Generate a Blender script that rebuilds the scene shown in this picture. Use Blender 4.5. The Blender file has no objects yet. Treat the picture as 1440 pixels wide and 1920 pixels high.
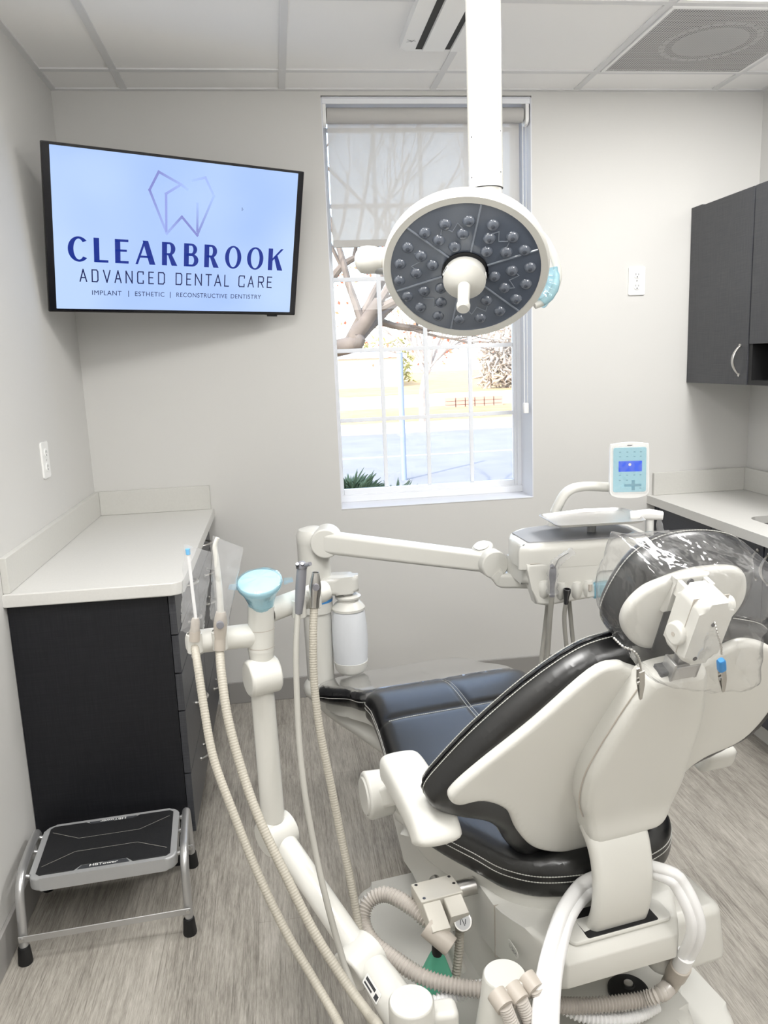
import bpy, bmesh, math, random
from mathutils import Vector, Matrix, noise
PI = math.pi
scene = bpy.context.scene
C = scene.collection

# ------------------------------------------------------------------ camera
ROOM_W, ROOM_D, ROOM_H = 2.953, 3.462, 2.578
REAR_Y = -1.9
FPX = 1494.5
CAM = Vector((0.7933, 0.0, 1.4958))
RX = Vector((0.9904127494413946, -0.1322216982386597, -0.04000010323514341))
RU = Vector((0.0635554906019539, 0.17905297408705684, 0.9817844631511158))
RF = Vector((0.12265107157412962, 0.9749140756935786, -0.18573976326100228))
cd = bpy.data.cameras.new('camera')
cam = bpy.data.objects.new('camera', cd)
C.objects.link(cam)
cd.sensor_fit = 'VERTICAL'
cd.sensor_height = 24.0
cd.lens = FPX / 1920.0 * 24.0
cd.clip_start = 0.05
cam.matrix_world = Matrix(((RX.x, RU.x, -RF.x, CAM.x), (RX.y, RU.y, -RF.y, CAM.y), (RX.z, RU.z, -RF.z, CAM.z), (0, 0, 0, 1)))
scene.camera = cam
scene.view_settings.view_transform = 'Standard'
scene.view_settings.look = 'None'
scene.view_settings.gamma = 1.0
scene.view_settings.use_curve_mapping = False
scene.view_settings.exposure = 0.12
scene.cycles.max_bounces = 10
scene.cycles.transparent_max_bounces = 24

# ------------------------------------------------------------------ world, sun, lamps
world = bpy.data.worlds.new('world')
scene.world = world
world.use_nodes = True
nt = world.node_tree
nt.nodes.clear()
wo = nt.nodes.new('ShaderNodeOutputWorld')
bg = nt.nodes.new('ShaderNodeBackground')
sky = nt.nodes.new('ShaderNodeTexSky')
sky.sky_type = 'NISHITA'
sky.sun_disc = False
sky.sun_elevation = math.radians(38)
sky.sun_rotation = math.radians(215)
sky.altitude = 100
sky.air_density = 1.0
sky.dust_density = 2.0
hz = nt.nodes.new('ShaderNodeMix'); hz.data_type = 'RGBA'; hz.inputs[0].default_value = .70
hz.inputs[7].default_value = (.66, .70, .78, 1)
nt.links.new(sky.outputs[0], hz.inputs[6]); nt.links.new(hz.outputs[2], bg.inputs[0])
bg.inputs[1].default_value = 2.0
nt.links.new(bg.outputs[0], wo.inputs[0])

sd = bpy.data.lights.new('sun', 'SUN')
sd.energy = 5.2
sd.angle = math.radians(0.6)
sd.color = (1.0, 0.95, 0.86)
sun = bpy.data.objects.new('sun', sd)
C.objects.link(sun)
sun.rotation_euler = Vector((0.55, 0.55, -0.62)).to_track_quat('-Z', 'Y').to_euler()
sun.location = (0, -5, 12)

LAMP_W = [29.0, 25.0, 19.0, 11.0, 9.0]
LAMP_COL = (1.0, 0.99, 0.975)
# recessed 2x2 troffers: (x, y) of the cell centre
LAMPS = [(2.411, 2.328), (0.581, 1.108), (1.801, -0.112), (0.581, -0.722), (2.411, -1.0)]
for (lx, ly), lw in zip(LAMPS, LAMP_W):
    a = bpy.data.lights.new('troffer_light', 'AREA')
    a.shape = 'SQUARE'
    a.size = 0.54
    a.energy = lw
    a.color = LAMP_COL
    o = bpy.data.objects.new('troffer_light', a)
    C.objects.link(o)
    o.location = (lx, ly, ROOM_H - 0.016)

# added fill lamp with no fixture, above the frame, brightening the ceiling
a = bpy.data.lights.new('ceiling_fill', 'AREA'); a.shape = 'RECTANGLE'; a.size = 2.2; a.size_y = .9; a.energy = 22.0; a.color = LAMP_COL
o = bpy.data.objects.new('ceiling_fill', a); C.objects.link(o); o.location = (1.45, .55, 2.05); o.rotation_euler = (PI - .35, 0, 0)

# ------------------------------------------------------------------ placing helpers
def P(u, v, x=None, y=None, z=None):
    d = RX * ((u - 720) / FPX) - RU * ((v - 960) / FPX) + RF
    if x is not None: t = (x - CAM.x) / d.x
    elif y is not None: t = (y - CAM.y) / d.y
    else: t = (z - CAM.z) / d.z
    return CAM + d * t
def onplane(u, v, p0, n):
    d = RX * ((u - 720) / FPX) - RU * ((v - 960) / FPX) + RF
    return CAM + d * ((p0 - CAM).dot(n) / d.dot(n))

# ------------------------------------------------------------------ materials
def new_mat(name):
    m = bpy.data.materials.new(name)
    m.use_nodes = True
    return m, m.node_tree, m.node_tree.nodes['Principled BSDF']
def srgb(r, g, b):
    f = lambda c: (c / 255 / 12.92) if c / 255 <= .04045 else ((c / 255 + .055) / 1.055) ** 2.4
    return (f(r), f(g), f(b), 1)
def mat(name, col, rough=.5, metal=0, coat=0, spec=.5, bump=0, bscale=200, var=0, vscale=3):
    m, t, p = new_mat(name)
    c = srgb(*col)
    p.inputs['Base Color'].default_value = c
    p.inputs['Roughness'].default_value = rough
    p.inputs['Metallic'].default_value = metal
    p.inputs['Coat Weight'].default_value = coat
    p.inputs['Coat Roughness'].default_value = .06
    p.inputs['Specular IOR Level'].default_value = spec
    tc = t.nodes.new('ShaderNodeTexCoord')
    if bump:
        n = t.nodes.new('ShaderNodeTexNoise'); n.inputs['Scale'].default_value = bscale; n.inputs['Detail'].default_value = 3
        b = t.nodes.new('ShaderNodeBump'); b.inputs['Strength'].default_value = bump; b.inputs['Distance'].default_value = .002
        t.links.new(tc.outputs['Object'], n.inputs['Vector'])
        t.links.new(n.outputs[0], b.inputs['Height']); t.links.new(b.outputs[0], p.inputs['Normal'])
    if var:
        n = t.nodes.new('ShaderNodeTexNoise'); n.inputs['Scale'].default_value = vscale; n.inputs['Detail'].default_value = 4
        t.links.new(tc.outputs['Object'], n.inputs['Vector'])
        r = t.nodes.new('ShaderNodeValToRGB')
        r.color_ramp.elements[0].position = .3; r.color_ramp.elements[1].position = .7
        r.color_ramp.elements[0].color = (c[0] * (1 - var), c[1] * (1 - var), c[2] * (1 - var), 1)
        r.color_ramp.elements[1].color = (min(1, c[0] * (1 + var)), min(1, c[1] * (1 + var)), min(1, c[2] * (1 + var)), 1)
        t.links.new(n.outputs[0], r.inputs[0]); t.links.new(r.outputs[0], p.inputs['Base Color'])
    return m
def emis(name, col, strength, base=(20, 20, 20), rough=.2):
    m, t, p = new_mat(name)
    p.inputs['Base Color'].default_value = srgb(*base)
    p.inputs['Emission Color'].default_value = srgb(*col)
    p.inputs['Emission Strength'].default_value = strength
    p.inputs['Roughness'].default_value = rough
    return m
def film(name, tint=(255, 255, 255), haze=.05, gloss=1.0, bump=.6, bscale=30, hazecol=(250, 250, 252), rough=.08):
    """thin clear plastic film: see-through, with a sheen and a little haze"""
    m, t, p = new_mat(name)
    t.nodes.remove(p)
    out = t.nodes['Material Output']
    tr = t.nodes.new('ShaderNodeBsdfTransparent'); tr.inputs[0].default_value = srgb(*tint)
    gl = t.nodes.new('ShaderNodeBsdfGlossy'); gl.inputs['Roughness'].default_value = rough
    df = t.nodes.new('ShaderNodeBsdfTranslucent'); df.inputs[0].default_value = srgb(*hazecol)
    df2 = t.nodes.new('ShaderNodeBsdfDiffuse'); df2.inputs[0].default_value = srgb(*hazecol)
    dm = t.nodes.new('ShaderNodeMixShader')
    t.links.new(df.outputs[0], dm.inputs[1]); t.links.new(df2.outputs[0], dm.inputs[2])
    m1 = t.nodes.new('ShaderNodeMixShader'); m1.inputs[0].default_value = haze
    t.links.new(tr.outputs[0], m1.inputs[1]); t.links.new(dm.outputs[0], m1.inputs[2])
    fr = t.nodes.new('ShaderNodeLayerWeight'); fr.inputs[0].default_value = .5
    pw = t.nodes.new('ShaderNodeMath'); pw.operation = 'POWER'; pw.inputs[1].default_value = 4.0
    ma_ = t.nodes.new('ShaderNodeMath'); ma_.operation = 'MULTIPLY_ADD'; ma_.inputs[1].default_value = .75; ma_.inputs[2].default_value = .05
    mu = t.nodes.new('ShaderNodeMath'); mu.operation = 'MULTIPLY'; mu.inputs[1].default_value = gloss; mu.use_clamp = True
    t.links.new(fr.outputs['Facing'], pw.inputs[0]); t.links.new(pw.outputs[0], ma_.inputs[0]); t.links.new(ma_.outputs[0], mu.inputs[0])
    m2 = t.nodes.new('ShaderNodeMixShader')
    t.links.new(mu.outputs[0], m2.inputs[0]); t.links.new(m1.outputs[0], m2.inputs[1]); t.links.new(gl.outputs[0], m2.inputs[2])
    t.links.new(m2.outputs[0], out.inputs[0])
    if bump:
        tc = t.nodes.new('ShaderNodeTexCoord')
        n = t.nodes.new('ShaderNodeTexNoise'); n.inputs['Scale'].default_value = bscale; n.inputs['Detail'].default_value = 2
        b = t.nodes.new('ShaderNodeBump'); b.inputs['Strength'].default_value = bump; b.inputs['Distance'].default_value = .01
        t.links.new(tc.outputs['Object'], n.inputs['Vector'])
        t.links.new(n.outputs[0], b.inputs['Height'])
        t.links.new(b.outputs[0], gl.inputs['Normal']); t.links.new(b.outputs[0], fr.inputs['Normal'])
    return m

M = {}
M['wall'] = mat('wall_paint', (211, 210, 207), .75, bump=.05, bscale=350, spec=.3)
M['ceiling'] = mat('ceiling_tile', (247, 246, 244), .9, bump=.15, bscale=500, spec=.2)
M['grid'] = mat('ceiling_grid', (222, 222, 222), .5)
M['base'] = mat('vinyl_baseboard', (150, 148, 145), .5)
M['cream'] = mat('cream_plastic', (214, 213, 207), .35, coat=.15, spec=.5)
M['cream_gloss'] = mat('cream_enamel', (214, 213, 207), .16, coat=.3)
M['white'] = mat('white_plastic', (242, 242, 240), .3, coat=.15)
M['white_frame'] = mat('white_window_vinyl', (236, 238, 242), .4)
M['reveal'] = mat('white_reveal_paint', (228, 230, 236), .6)
M['black'] = mat('black_plastic', (14, 14, 16), .35)
M['bezel'] = mat('tv_bezel', (34, 32, 32), .28, metal=.4)
M['tv_black'] = mat('tv_black_bar', (10, 11, 20), .15)
M['leather'] = mat('black_leather', (13, 13, 14), .29, bump=.08, bscale=900, coat=.0, spec=.8)
M['stitch'] = mat('white_stitching', (190, 190, 184), .7)
M['piping'] = mat('black_piping', (18, 18, 21), .3)
M['steel'] = mat('brushed_steel', (205, 204, 202), .38, metal=1)
M['nickel'] = mat('satin_nickel', (200, 198, 194), .3, metal=1)
M['dark_steel'] = mat('dark_steel', (105, 105, 108), .3, metal=1)
M['silver_paint'] = mat('silver_paint', (176, 177, 178), .4, metal=.35)
M['tube_silver'] = mat('silver_tube', (190, 190, 190), .3, metal=.75)
M['rubber'] = mat('black_rubber', (16, 16, 18), .55)
M['hose'] = mat('grey_hose', (174, 169, 157), .5)
M['hose_thin'] = mat('grey_thin_hose', (162, 160, 153), .5)
M['hose_grey'] = mat('warm_grey_corrugated_hose', (194, 188, 181), .25, coat=.3)
M['hose_white'] = mat('white_hose', (240, 240, 240), .38)
M['instr_grey'] = mat('grey_instrument', (132, 132, 138), .38, metal=.2)
M['cuff'] = mat('warm_grey_cuff', (186, 178, 168), .45)
M['block'] = mat('beige_manifold', (206, 202, 192), .4, metal=.1)
M['pad_grey'] = mat('grey_silicone_mat', (150, 151, 154), .5)
M['tread'] = mat('black_ribbed_tread', (18, 19, 22), .6, bump=.8, bscale=600)
M['blue_band'] = mat('blue_plastic', (64, 140, 205), .4)
M['ink'] = mat('dark_ink', (60, 62, 66), .5)
M['letter_white'] = mat('white_ink', (240, 240, 238), .5)
M['lens_panel'] = mat('smoked_lens_panel', (96, 104, 118), .1, coat=.5)
M['lens_line'] = mat('lens_panel_ridge', (140, 148, 160), .15)
M['dark_slot'] = mat('dark_slot', (22, 22, 24), .6)
M['countertop'] = mat('grey_white_laminate', (212, 211, 207), .38, var=.02, vscale=160)
M['splash'] = mat('laminate_backsplash', (205, 204, 199), .42, var=.02, vscale=160)
M['light_panel'] = emis('troffer_diffuser', (255, 252, 244), 2.2, (240, 240, 240), .5)
M['green_bag'] = mat('green_rubber', (92, 176, 146), .5)
M['film'] = film('clear_film', haze=.06, gloss=1.0, bump=.45, bscale=24)
M['sleeve'] = film('sleeve_film', haze=.15, gloss=1.2, bump=.5, bscale=28)
M['blue_film'] = film('blue_barrier_film', tint=(220, 243, 251), haze=.24, gloss=1.1, bump=.4, bscale=30, hazecol=(186, 228, 244))
M['toe_film'] = film('toe_cover_film', haze=.03, gloss=3.0, bump=.02, bscale=10, rough=.14)
M['white_pad'] = mat('bright_white_plastic', (250, 251, 252), .3, coat=.2)

# wood-look cabinet laminate: very dark with fine woven streaks
def cabinet_mat(name, c0, c1, rough):
    m, t, p = new_mat(name)
    tc = t.nodes.new('ShaderNodeTexCoord')
    prev = None
    for (s1, s2) in (((4, 4, 220), (150, 150, 6)),):
        ns = []
        for s in (s1, s2):
            mp = t.nodes.new('ShaderNodeMapping'); mp.inputs['Scale'].default_value = s
            n = t.nodes.new('ShaderNodeTexNoise'); n.inputs['Scale'].default_value = 2.0; n.inputs['Detail'].default_value = 5
            t.links.new(tc.outputs['Object'], mp.inputs[0]); t.links.new(mp.outputs[0], n.inputs['Vector'])
            ns.append(n)
        ad = t.nodes.new('ShaderNodeMath'); ad.operation = 'MULTIPLY'
        t.links.new(ns[0].outputs[0], ad.inputs[0]); t.links.new(ns[1].outputs[0], ad.inputs[1])
        r = t.nodes.new('ShaderNodeValToRGB')
        r.color_ramp.elements[0].position = .15; r.color_ramp.elements[1].position = .42
        r.color_ramp.elements[0].color = srgb(*c0); r.color_ramp.elements[1].color = srgb(*c1)
        t.links.new(ad.outputs[0], r.inputs[0]); t.links.new(r.outputs[0], p.inputs['Base Color'])
    p.inputs['Roughness'].default_value = rough
    p.inputs['Specular IOR Level'].default_value = .35
    return m
M['cab'] = cabinet_mat('black_cabinet_laminate', (16, 17, 22), (28, 29, 34), .5)
M['cab_face'] = cabinet_mat('charcoal_cabinet_fronts', (56, 57, 62), (72, 73, 76), .36)
M['cab_low'] = cabinet_mat('charcoal_base_fronts', (48, 51, 60), (60, 62, 70), .4)

def floor_mat():
    m, t, p = new_mat('vinyl_plank_floor')
    tc = t.nodes.new('ShaderNodeTexCoord')
    def streak(sx, sy, det, rough=.6):
        mp = t.nodes.new('ShaderNodeMapping'); mp.inputs['Scale'].default_value = (sx, sy, 1)
        n = t.nodes.new('ShaderNodeTexNoise'); n.inputs['Scale'].default_value = 1.0
        n.inputs['Detail'].default_value = det; n.inputs['Roughness'].default_value = rough
        t.links.new(tc.outputs['Object'], mp.inputs[0]); t.links.new(mp.outputs[0], n.inputs['Vector'])
        return n.outputs[0]
    fine = streak(210, 13, 6, .8)
    mid = streak(60, 4.5, 5, .7)
    big = streak(6, .8, 2)
    mp = t.nodes.new('ShaderNodeMapping'); mp.inputs['Rotation'].default_value = (0, 0, PI / 2); mp.inputs['Location'].default_value = (.3, .07, 0)
    t.links.new(tc.outputs['Object'], mp.inputs[0])
    br = t.nodes.new('ShaderNodeTexBrick')
    br.inputs['Color1'].default_value = (.42, .42, .42, 1); br.inputs['Color2'].default_value = (.58, .58, .58, 1)
    br.inputs['Mortar'].default_value = (.30, .30, .30, 1)
    br.inputs['Scale'].default_value = 1.0; br.inputs['Mortar Size'].default_value = .0009
    br.inputs['Brick Width'].default_value = 1.22; br.inputs['Row Height'].default_value = .18; br.inputs['Bias'].default_value = 0
    br.offset = .37
    t.links.new(mp.outputs[0], br.inputs[0])
    def mth(op, a, b):
        x = t.nodes.new('ShaderNodeMath'); x.operation = op
        for i, q in enumerate((a, b)):
            if isinstance(q, (int, float)): x.inputs[i].default_value = q
            else: t.links.new(q, x.inputs[i])
        return x.outputs[0]
    grain = streak(420, 30, 2, .6)
    s = mth('ADD', mth('MULTIPLY', fine, .50), mth('MULTIPLY', mid, .42))
    s = mth('ADD', s, mth('MULTIPLY', mth('SUBTRACT', grain, .5), .22))
    s = mth('ADD', s, mth('MULTIPLY', big, .22))
    s = mth('ADD', s, mth('MULTIPLY', br.outputs[0], .32))
    ln_ = streak(340, 3.0, 3, .55)
    cl_ = t.nodes.new('ShaderNodeClamp'); t.links.new(mth('MULTIPLY', mth('SUBTRACT', .43, ln_), 6.0), cl_.inputs[0])
    s = mth('SUBTRACT', s, mth('MULTIPLY', cl_.outputs[0], .16))
    r = t.nodes.new('ShaderNodeValToRGB')
    e = r.color_ramp.elements
    e[0].position = .52; e[0].color = srgb(98, 93, 87)
    e[1].position = .94; e[1].color = srgb(200, 195, 187)
    k = e.new(.64); k.color = srgb(138, 133, 125)
    k = e.new(.76); k.color = srgb(168, 163, 154)
    t.links.new(s, r.inputs[0]); t.links.new(r.outputs[0], p.inputs['Base Color'])
    p.inputs['Roughness'].default_value = .42
    b = t.nodes.new('ShaderNodeBump'); b.inputs['Strength'].default_value = .12; b.inputs['Distance'].default_value = .001
    t.links.new(s, b.inputs['Height']); t.links.new(b.outputs[0], p.inputs['Normal'])
    return m
M['floor'] = floor_mat()

# ------------------------------------------------------------------ mesh helpers
def frame(ax, ay, az, o):
    return Matrix(((ax[0], ay[0], az[0], o[0]), (ax[1], ay[1], az[1], o[1]), (ax[2], ay[2], az[2], o[2]), (0, 0, 0, 1)))
def basis(d):
    d = Vector(d).normalized()
    a = Vector((0, 0, 1)) if abs(d.z) < .9 else Vector((1, 0, 0))
    x = a.cross(d).normalized()
    return x, d.cross(x), d
def put(dst, src, mtx=None):
    if mtx is not None: bmesh.ops.transform(src, matrix=mtx, verts=src.verts)
    me = bpy.data.meshes.new('tmp'); src.to_mesh(me); src.free()
    dst.from_mesh(me); bpy.data.meshes.remove(me)
    return dst
def B(): return bmesh.new()
def box(bm, x0, x1, y0, y1, z0, z1, bev=0, seg=2, mtx=None):
    t = bmesh.new()
    v = [t.verts.new((x, y, z)) for z in (z0, z1) for y in (y0, y1) for x in (x0, x1)]
    for f in ((0, 2, 3, 1), (4, 5, 7, 6), (0, 1, 5, 4), (1, 3, 7, 5), (3, 2, 6, 7), (2, 0, 4, 6)): t.faces.new([v[i] for i in f])
    if bev: bmesh.ops.bevel(t, geom=list(t.edges), offset=bev, segments=seg, profile=.5, affect='EDGES')
    return put(bm, t, mtx)
def tube(bm, pts, r, n=14, caps=True, ry=None):
    """sweep a circle (radius may be a list) along points"""
    pts = [Vector(p) for p in pts]
    rs = r if isinstance(r, (list, tuple)) else [r] * len(pts)
    tang = []
    for i in range(len(pts)):
        a = pts[max(0, i - 1)]; b = pts[min(len(pts) - 1, i + 1)]
        tang.append((b - a).normalized())
    x, y, _ = basis(tang[0])
    rings = []
    for i, p in enumerate(pts):
        d = tang[i]
        x = (x - d * x.dot(d)).normalized(); y = d.cross(x)
        k = 1 if ry is None else ry
        rings.append([bm.verts.new(p + x * (rs[i] * math.cos(2 * PI * j / n)) + y * (k * rs[i] * math.sin(2 * PI * j / n))) for j in range(n)])
    for a, b in zip(rings, rings[1:]):
        for j in range(n): bm.faces.new((a[j], a[(j + 1) % n], b[(j + 1) % n], b[j]))
    if caps:
        bm.faces.new(rings[0][::-1]); bm.faces.new(rings[-1])
    return bm
def cyl(bm, p0, p1, r0, r1=None, n=24, rnd=0):
    p0 = Vector(p0); p1 = Vector(p1); r1 = r0 if r1 is None else r1
    L = (p1 - p0).length
    if rnd:
        prof = [(0, 0)] + [(r0 - rnd + rnd * math.sin(a), rnd - rnd * math.cos(a)) for a in [PI / 2 * i / 4 for i in range(5)]]
        prof += [(r1 - rnd + rnd * math.cos(a), L - rnd + rnd * math.sin(a)) for a in [PI / 2 * i / 4 for i in range(5)]] + [(0, L)]
    else: prof = [(0, 0), (r0, 0), (r1, L), (0, L)]
    return lathe(bm, prof, p0, p1 - p0, n)
def lathe(bm, prof, o, axis, n=24, sx=1, sy=1, xdir=None):
    o = Vector(o); x, y, d = basis(axis)
    if xdir is not None:
        x = Vector(xdir); x = (x - d * x.dot(d)).normalized(); y = d.cross(x)
    rings = []
    for (r, hh) in prof:
        c = o + d * hh
        if r <= 1e-7: rings.append([bm.verts.new(c)])
        else: rings.append([bm.verts.new(c + x * (sx * r * math.cos(2 * PI * j / n)) + y * (sy * r * math.sin(2 * PI * j / n))) for j in range(n)])
    for a, b in zip(rings, rings[1:]):
        for j in range(n):
            k = (j + 1) % n
            if len(a) == 1 and len(b) == 1: continue
            if len(a) == 1: bm.faces.new((a[0], b[k], b[j]))
            elif len(b) == 1: bm.faces.new((a[j], a[k], b[0]))
            else: bm.faces.new((a[j], a[k], b[k], b[j]))
    return bm
def ball(bm, c, r, n=20, sx=1, sy=1, sz=1, axis=(0, 0, 1)):
    prof = [(r * math.sin(PI * i / (n // 2)), -r * sz * math.cos(PI * i / (n // 2))) for i in range(n // 2 + 1)]
    prof[0] = (0, prof[0][1]); prof[-1] = (0, prof[-1][1])
    return lathe(bm, prof, c, axis, n, sx, sy)
def spline(pts, k=8, closed=False):
    pts = [Vector(p) for p in pts]; out = []; n = len(pts)
    rng = range(n) if closed else range(n - 1)
    for i in rng:
        if closed: a, b, c, d = pts[(i - 1) % n], pts[i], pts[(i + 1) % n], pts[(i + 2) % n]
        else: a, b, c, d = pts[max(0, i - 1)], pts[i], pts[i + 1], pts[min(n - 1, i + 2)]
        for j in range(k):
            t = j / k
            out.append(.5 * ((2 * b) + (c - a) * t + (2 * a - 5 * b + 4 * c - d) * t * t + (3 * b - a - 3 * c + d) * t ** 3))
    if not closed: out.append(pts[-1])
    return out
def resample(pts, step):
    pts = [Vector(p) for p in pts]; out = [pts[0].copy()]; acc = 0; last = pts[0].copy()
    for p in pts[1:]:
        while True:
            d = (p - last).length
            if acc + d < step: acc += d; last = p.copy(); break
            q = last + (p - last) * ((step - acc) / d); out.append(q); last = q; acc = 0
    if (out[-1] - pts[-1]).length > step * .3: out.append(pts[-1].copy())
    return out
def ribbed(bm, pts, r, pitch=.006, depth=.0012, n=14, sub=4):
    q = resample(spline(pts, 16), pitch / sub)
    return tube(bm, q, [r + depth * (math.cos(2 * PI * i / sub)) for i in range(len(q))], n)
def outline2(pts, k=6):
    """closed smooth 2-D outline"""
    return [(p.x, p.y) for p in spline([Vector((a, b, 0)) for a, b in pts], k, True)]
def rrect(x0, x1, y0, y1, r, n=6):
    o = []
    for (cx, cy, a0) in ((x1 - r, y1 - r, 0), (x0 + r, y1 - r, PI / 2), (x0 + r, y0 + r, PI), (x1 - r, y0 + r, 1.5 * PI)):
        for i in range(n + 1): o.append((cx + r * math.cos(a0 + PI / 2 * i / n), cy + r * math.sin(a0 + PI / 2 * i / n)))
    return o
def slab(bm, outline, t0, t1, bev=0, seg=3, grid=0, fn=None, mtx=None, bev_lo=None):
    """solid from a 2-D outline between heights t0 and t1; rounded rims; fn warps (x, y, z) -> point"""
    t = bmesh.new()
    area = sum(a[0] * b[1] - b[0] * a[1] for a, b in zip(outline, outline[1:] + outline[:1]))
    if area < 0: outline = outline[::-1]
    n = len(outline)
    lo = [t.verts.new((x, y, t0)) for x, y in outline]; hi = [t.verts.new((x, y, t1)) for x, y in outline]
    t.faces.new(lo[::-1]); t.faces.new(hi)
    for i in range(n): t.faces.new((lo[i], lo[(i + 1) % n], hi[(i + 1) % n], hi[i]))
    if bev:
        t.edges.ensure_lookup_table()
        es = [e for e in t.edges if abs(e.verts[0].co.z - e.verts[1].co.z) < 1e-9]
        if bev_lo == 0: es = [e for e in es if e.verts[0].co.z > (t0 + t1) / 2]
        bmesh.ops.bevel(t, geom=es, offset=bev, segments=seg, profile=.5, affect='EDGES', clamp_overlap=True)
    if grid:
        xs = [v.co.x for v in t.verts]; ys = [v.co.y for v in t.verts]
        for ax, lo_, hi_ in ((0, min(xs), max(xs)), (1, min(ys), max(ys))):
            k = int((hi_ - lo_) / grid)
            for i in range(1, k + 1):
                c = lo_ + (hi_ - lo_) * i / (k + 1)
                co = (c, 0, 0) if ax == 0 else (0, c, 0); no = (1, 0, 0) if ax == 0 else (0, 1, 0)
                bmesh.ops.bisect_plane(t, geom=list(t.verts) + list(t.edges) + list(t.faces), plane_co=co, plane_no=no)
    if fn:
        for v in t.verts: v.co = Vector(fn(v.co.x, v.co.y, v.co.z))
    return put(bm, t, mtx)
def pillow(bm, outline, t0, t1, bev, grid=.01, fn=None, bev2=None, mtx=None, rings=(.05, .18, .42, .8)):
    """soft-edged solid: flat sheet cut into a fine grid, its rim rounded by distance to the outline"""
    import numpy as np
    bev2 = bev if bev2 is None else bev2
    area = sum(a[0] * b[1] - b[0] * a[1] for a, b in zip(outline, outline[1:] + outline[:1]))
    if area < 0: outline = outline[::-1]
    t = bmesh.new()
    big = t.faces.new([t.verts.new((x, y, 0)) for x, y in outline]); last = 0
    for fr_ in rings:
        th_ = max(bev, bev2) * fr_; bmesh.ops.inset_region(t, faces=[big], thickness=th_ - last, use_even_offset=True, use_boundary=True); last = th_
    xs = [p[0] for p in outline]; ys = [p[1] for p in outline]
    for ax, lo_, hi_ in ((0, min(xs), max(xs)), (1, min(ys), max(ys))):
        k = int((hi_ - lo_) / grid)
        for i in range(1, k + 1):
            c = lo_ + (hi_ - lo_) * (i + .013) / (k + 1)
            bmesh.ops.bisect_plane(t, geom=list(t.verts) + list(t.edges) + list(t.faces), plane_co=(c, 0, 0) if ax == 0 else (0, c, 0), plane_no=(1, 0, 0) if ax == 0 else (0, 1, 0))
    bmesh.ops.remove_doubles(t, verts=t.verts, dist=2e-5)
    t.verts.index_update()
    A_ = np.array(outline); B_ = np.roll(A_, -1, 0); AB = B_ - A_; L2 = (AB ** 2).sum(1)
    Q = np.array([(v.co.x, v.co.y) for v in t.verts])
    dist = np.empty(len(Q))
    for i, q in enumerate(Q):
        w = ((q - A_) * AB).sum(1) / L2; w = np.clip(w, 0, 1)
        dist[i] = np.sqrt((((A_ + AB * w[:, None]) - q) ** 2).sum(1).min())
    fl = lambda d, b: b - math.sqrt(max(0, b * b - (b - min(d, b)) ** 2)) if b > 0 else 0
    g = bmesh.new(); top = []; bot = []
    f_ = fn or (lambda x, y, z: (x, y, z))
    for i, q in enumerate(Q):
        top.append(g.verts.new(Vector(f_(q[0], q[1], t1 - fl(dist[i], bev))))); bot.append(g.verts.new(Vector(f_(q[0], q[1], t0 + fl(dist[i], bev2)))))
    for f in t.faces:
        ix = [v.index for v in f.verts]; g.faces.new([top[i] for i in ix]); g.faces.new([bot[i] for i in ix[::-1]])
    for e in t.edges:
        if len(e.link_faces) == 1:
            l_ = [l for l in e.link_faces[0].loops if l.edge == e][0]; a = l_.vert.index; b = l_.link_loop_next.vert.index
            g.faces.new((bot[a], bot[b], top[b], top[a]))
    t.free()
    return put(bm, g, mtx)
def sweep(bm, path, prof, up=None, caps=True, scale=None):
    """sweep a closed 2-D profile along a path; profile x = side (up x tangent), y = up"""
    path = [Vector(p) for p in path]; rings = []
    for i, p in enumerate(path):
        d = (path[min(len(path) - 1, i + 1)] - path[max(0, i - 1)]).normalized()
        u = Vector(up) if up is not None else Vector((0, 0, 1))
        s = d.cross(u).normalized(); u2 = s.cross(d)
        k = scale[i] if scale else (1, 1)
        rings.append([bm.verts.new(p + s * (a * k[0]) + u2 * (b * k[1])) for a, b in prof])
    n = len(prof)
    for a, b in zip(rings, rings[1:]):
        for j in range(n): bm.faces.new((a[j], a[(j + 1) % n], b[(j + 1) % n], b[j]))
    if caps: bm.faces.new(rings[0][::-1]); bm.faces.new(rings[-1])
    return bm
def obj(name, bm, m, parent=None, ang=38, smooth=True):
    if not isinstance(bm, bpy.types.Mesh):
        bmesh.ops.recalc_face_normals(bm, faces=bm.faces)
        me = bpy.data.meshes.new(name); bm.to_mesh(me); bm.free()
    else: me = bm
    o = bpy.data.objects.new(name, me); C.objects.link(o)
    me.materials.append(M[m] if isinstance(m, str) else m)
    if smooth:
        me.shade_smooth()
        me.set_sharp_from_angle(angle=math.radians(ang))
        if ang < 85:
            w_ = o.modifiers.new('weighted_normals', 'WEIGHTED_NORMAL'); w_.keep_sharp = True; w_.weight = 50
    if parent is not None: attach(o, parent)
    return o
def attach(o, parent):
    w = Vector((0, 0, 0)); q = parent
    while q is not None: w += q.location; q = q.parent
    o.parent = parent
    o.location = -w
def thing(name, label, cat, loc=(0, 0, 0), group=None):
    o = bpy.data.objects.new(name, None); C.objects.link(o)
    o.location = loc; o.empty_display_size = .05
    o['label'] = label; o['category'] = cat
    if group: o['group'] = group
    return o
def tag(o, label, cat, group=None, kind=None):
    o['label'] = label; o['category'] = cat
    if group: o['group'] = group
    if kind: o['kind'] = kind
    return o
def struct(o): o['kind'] = 'structure'; return o
def sub(o, label): o['label'] = label; return o
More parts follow.
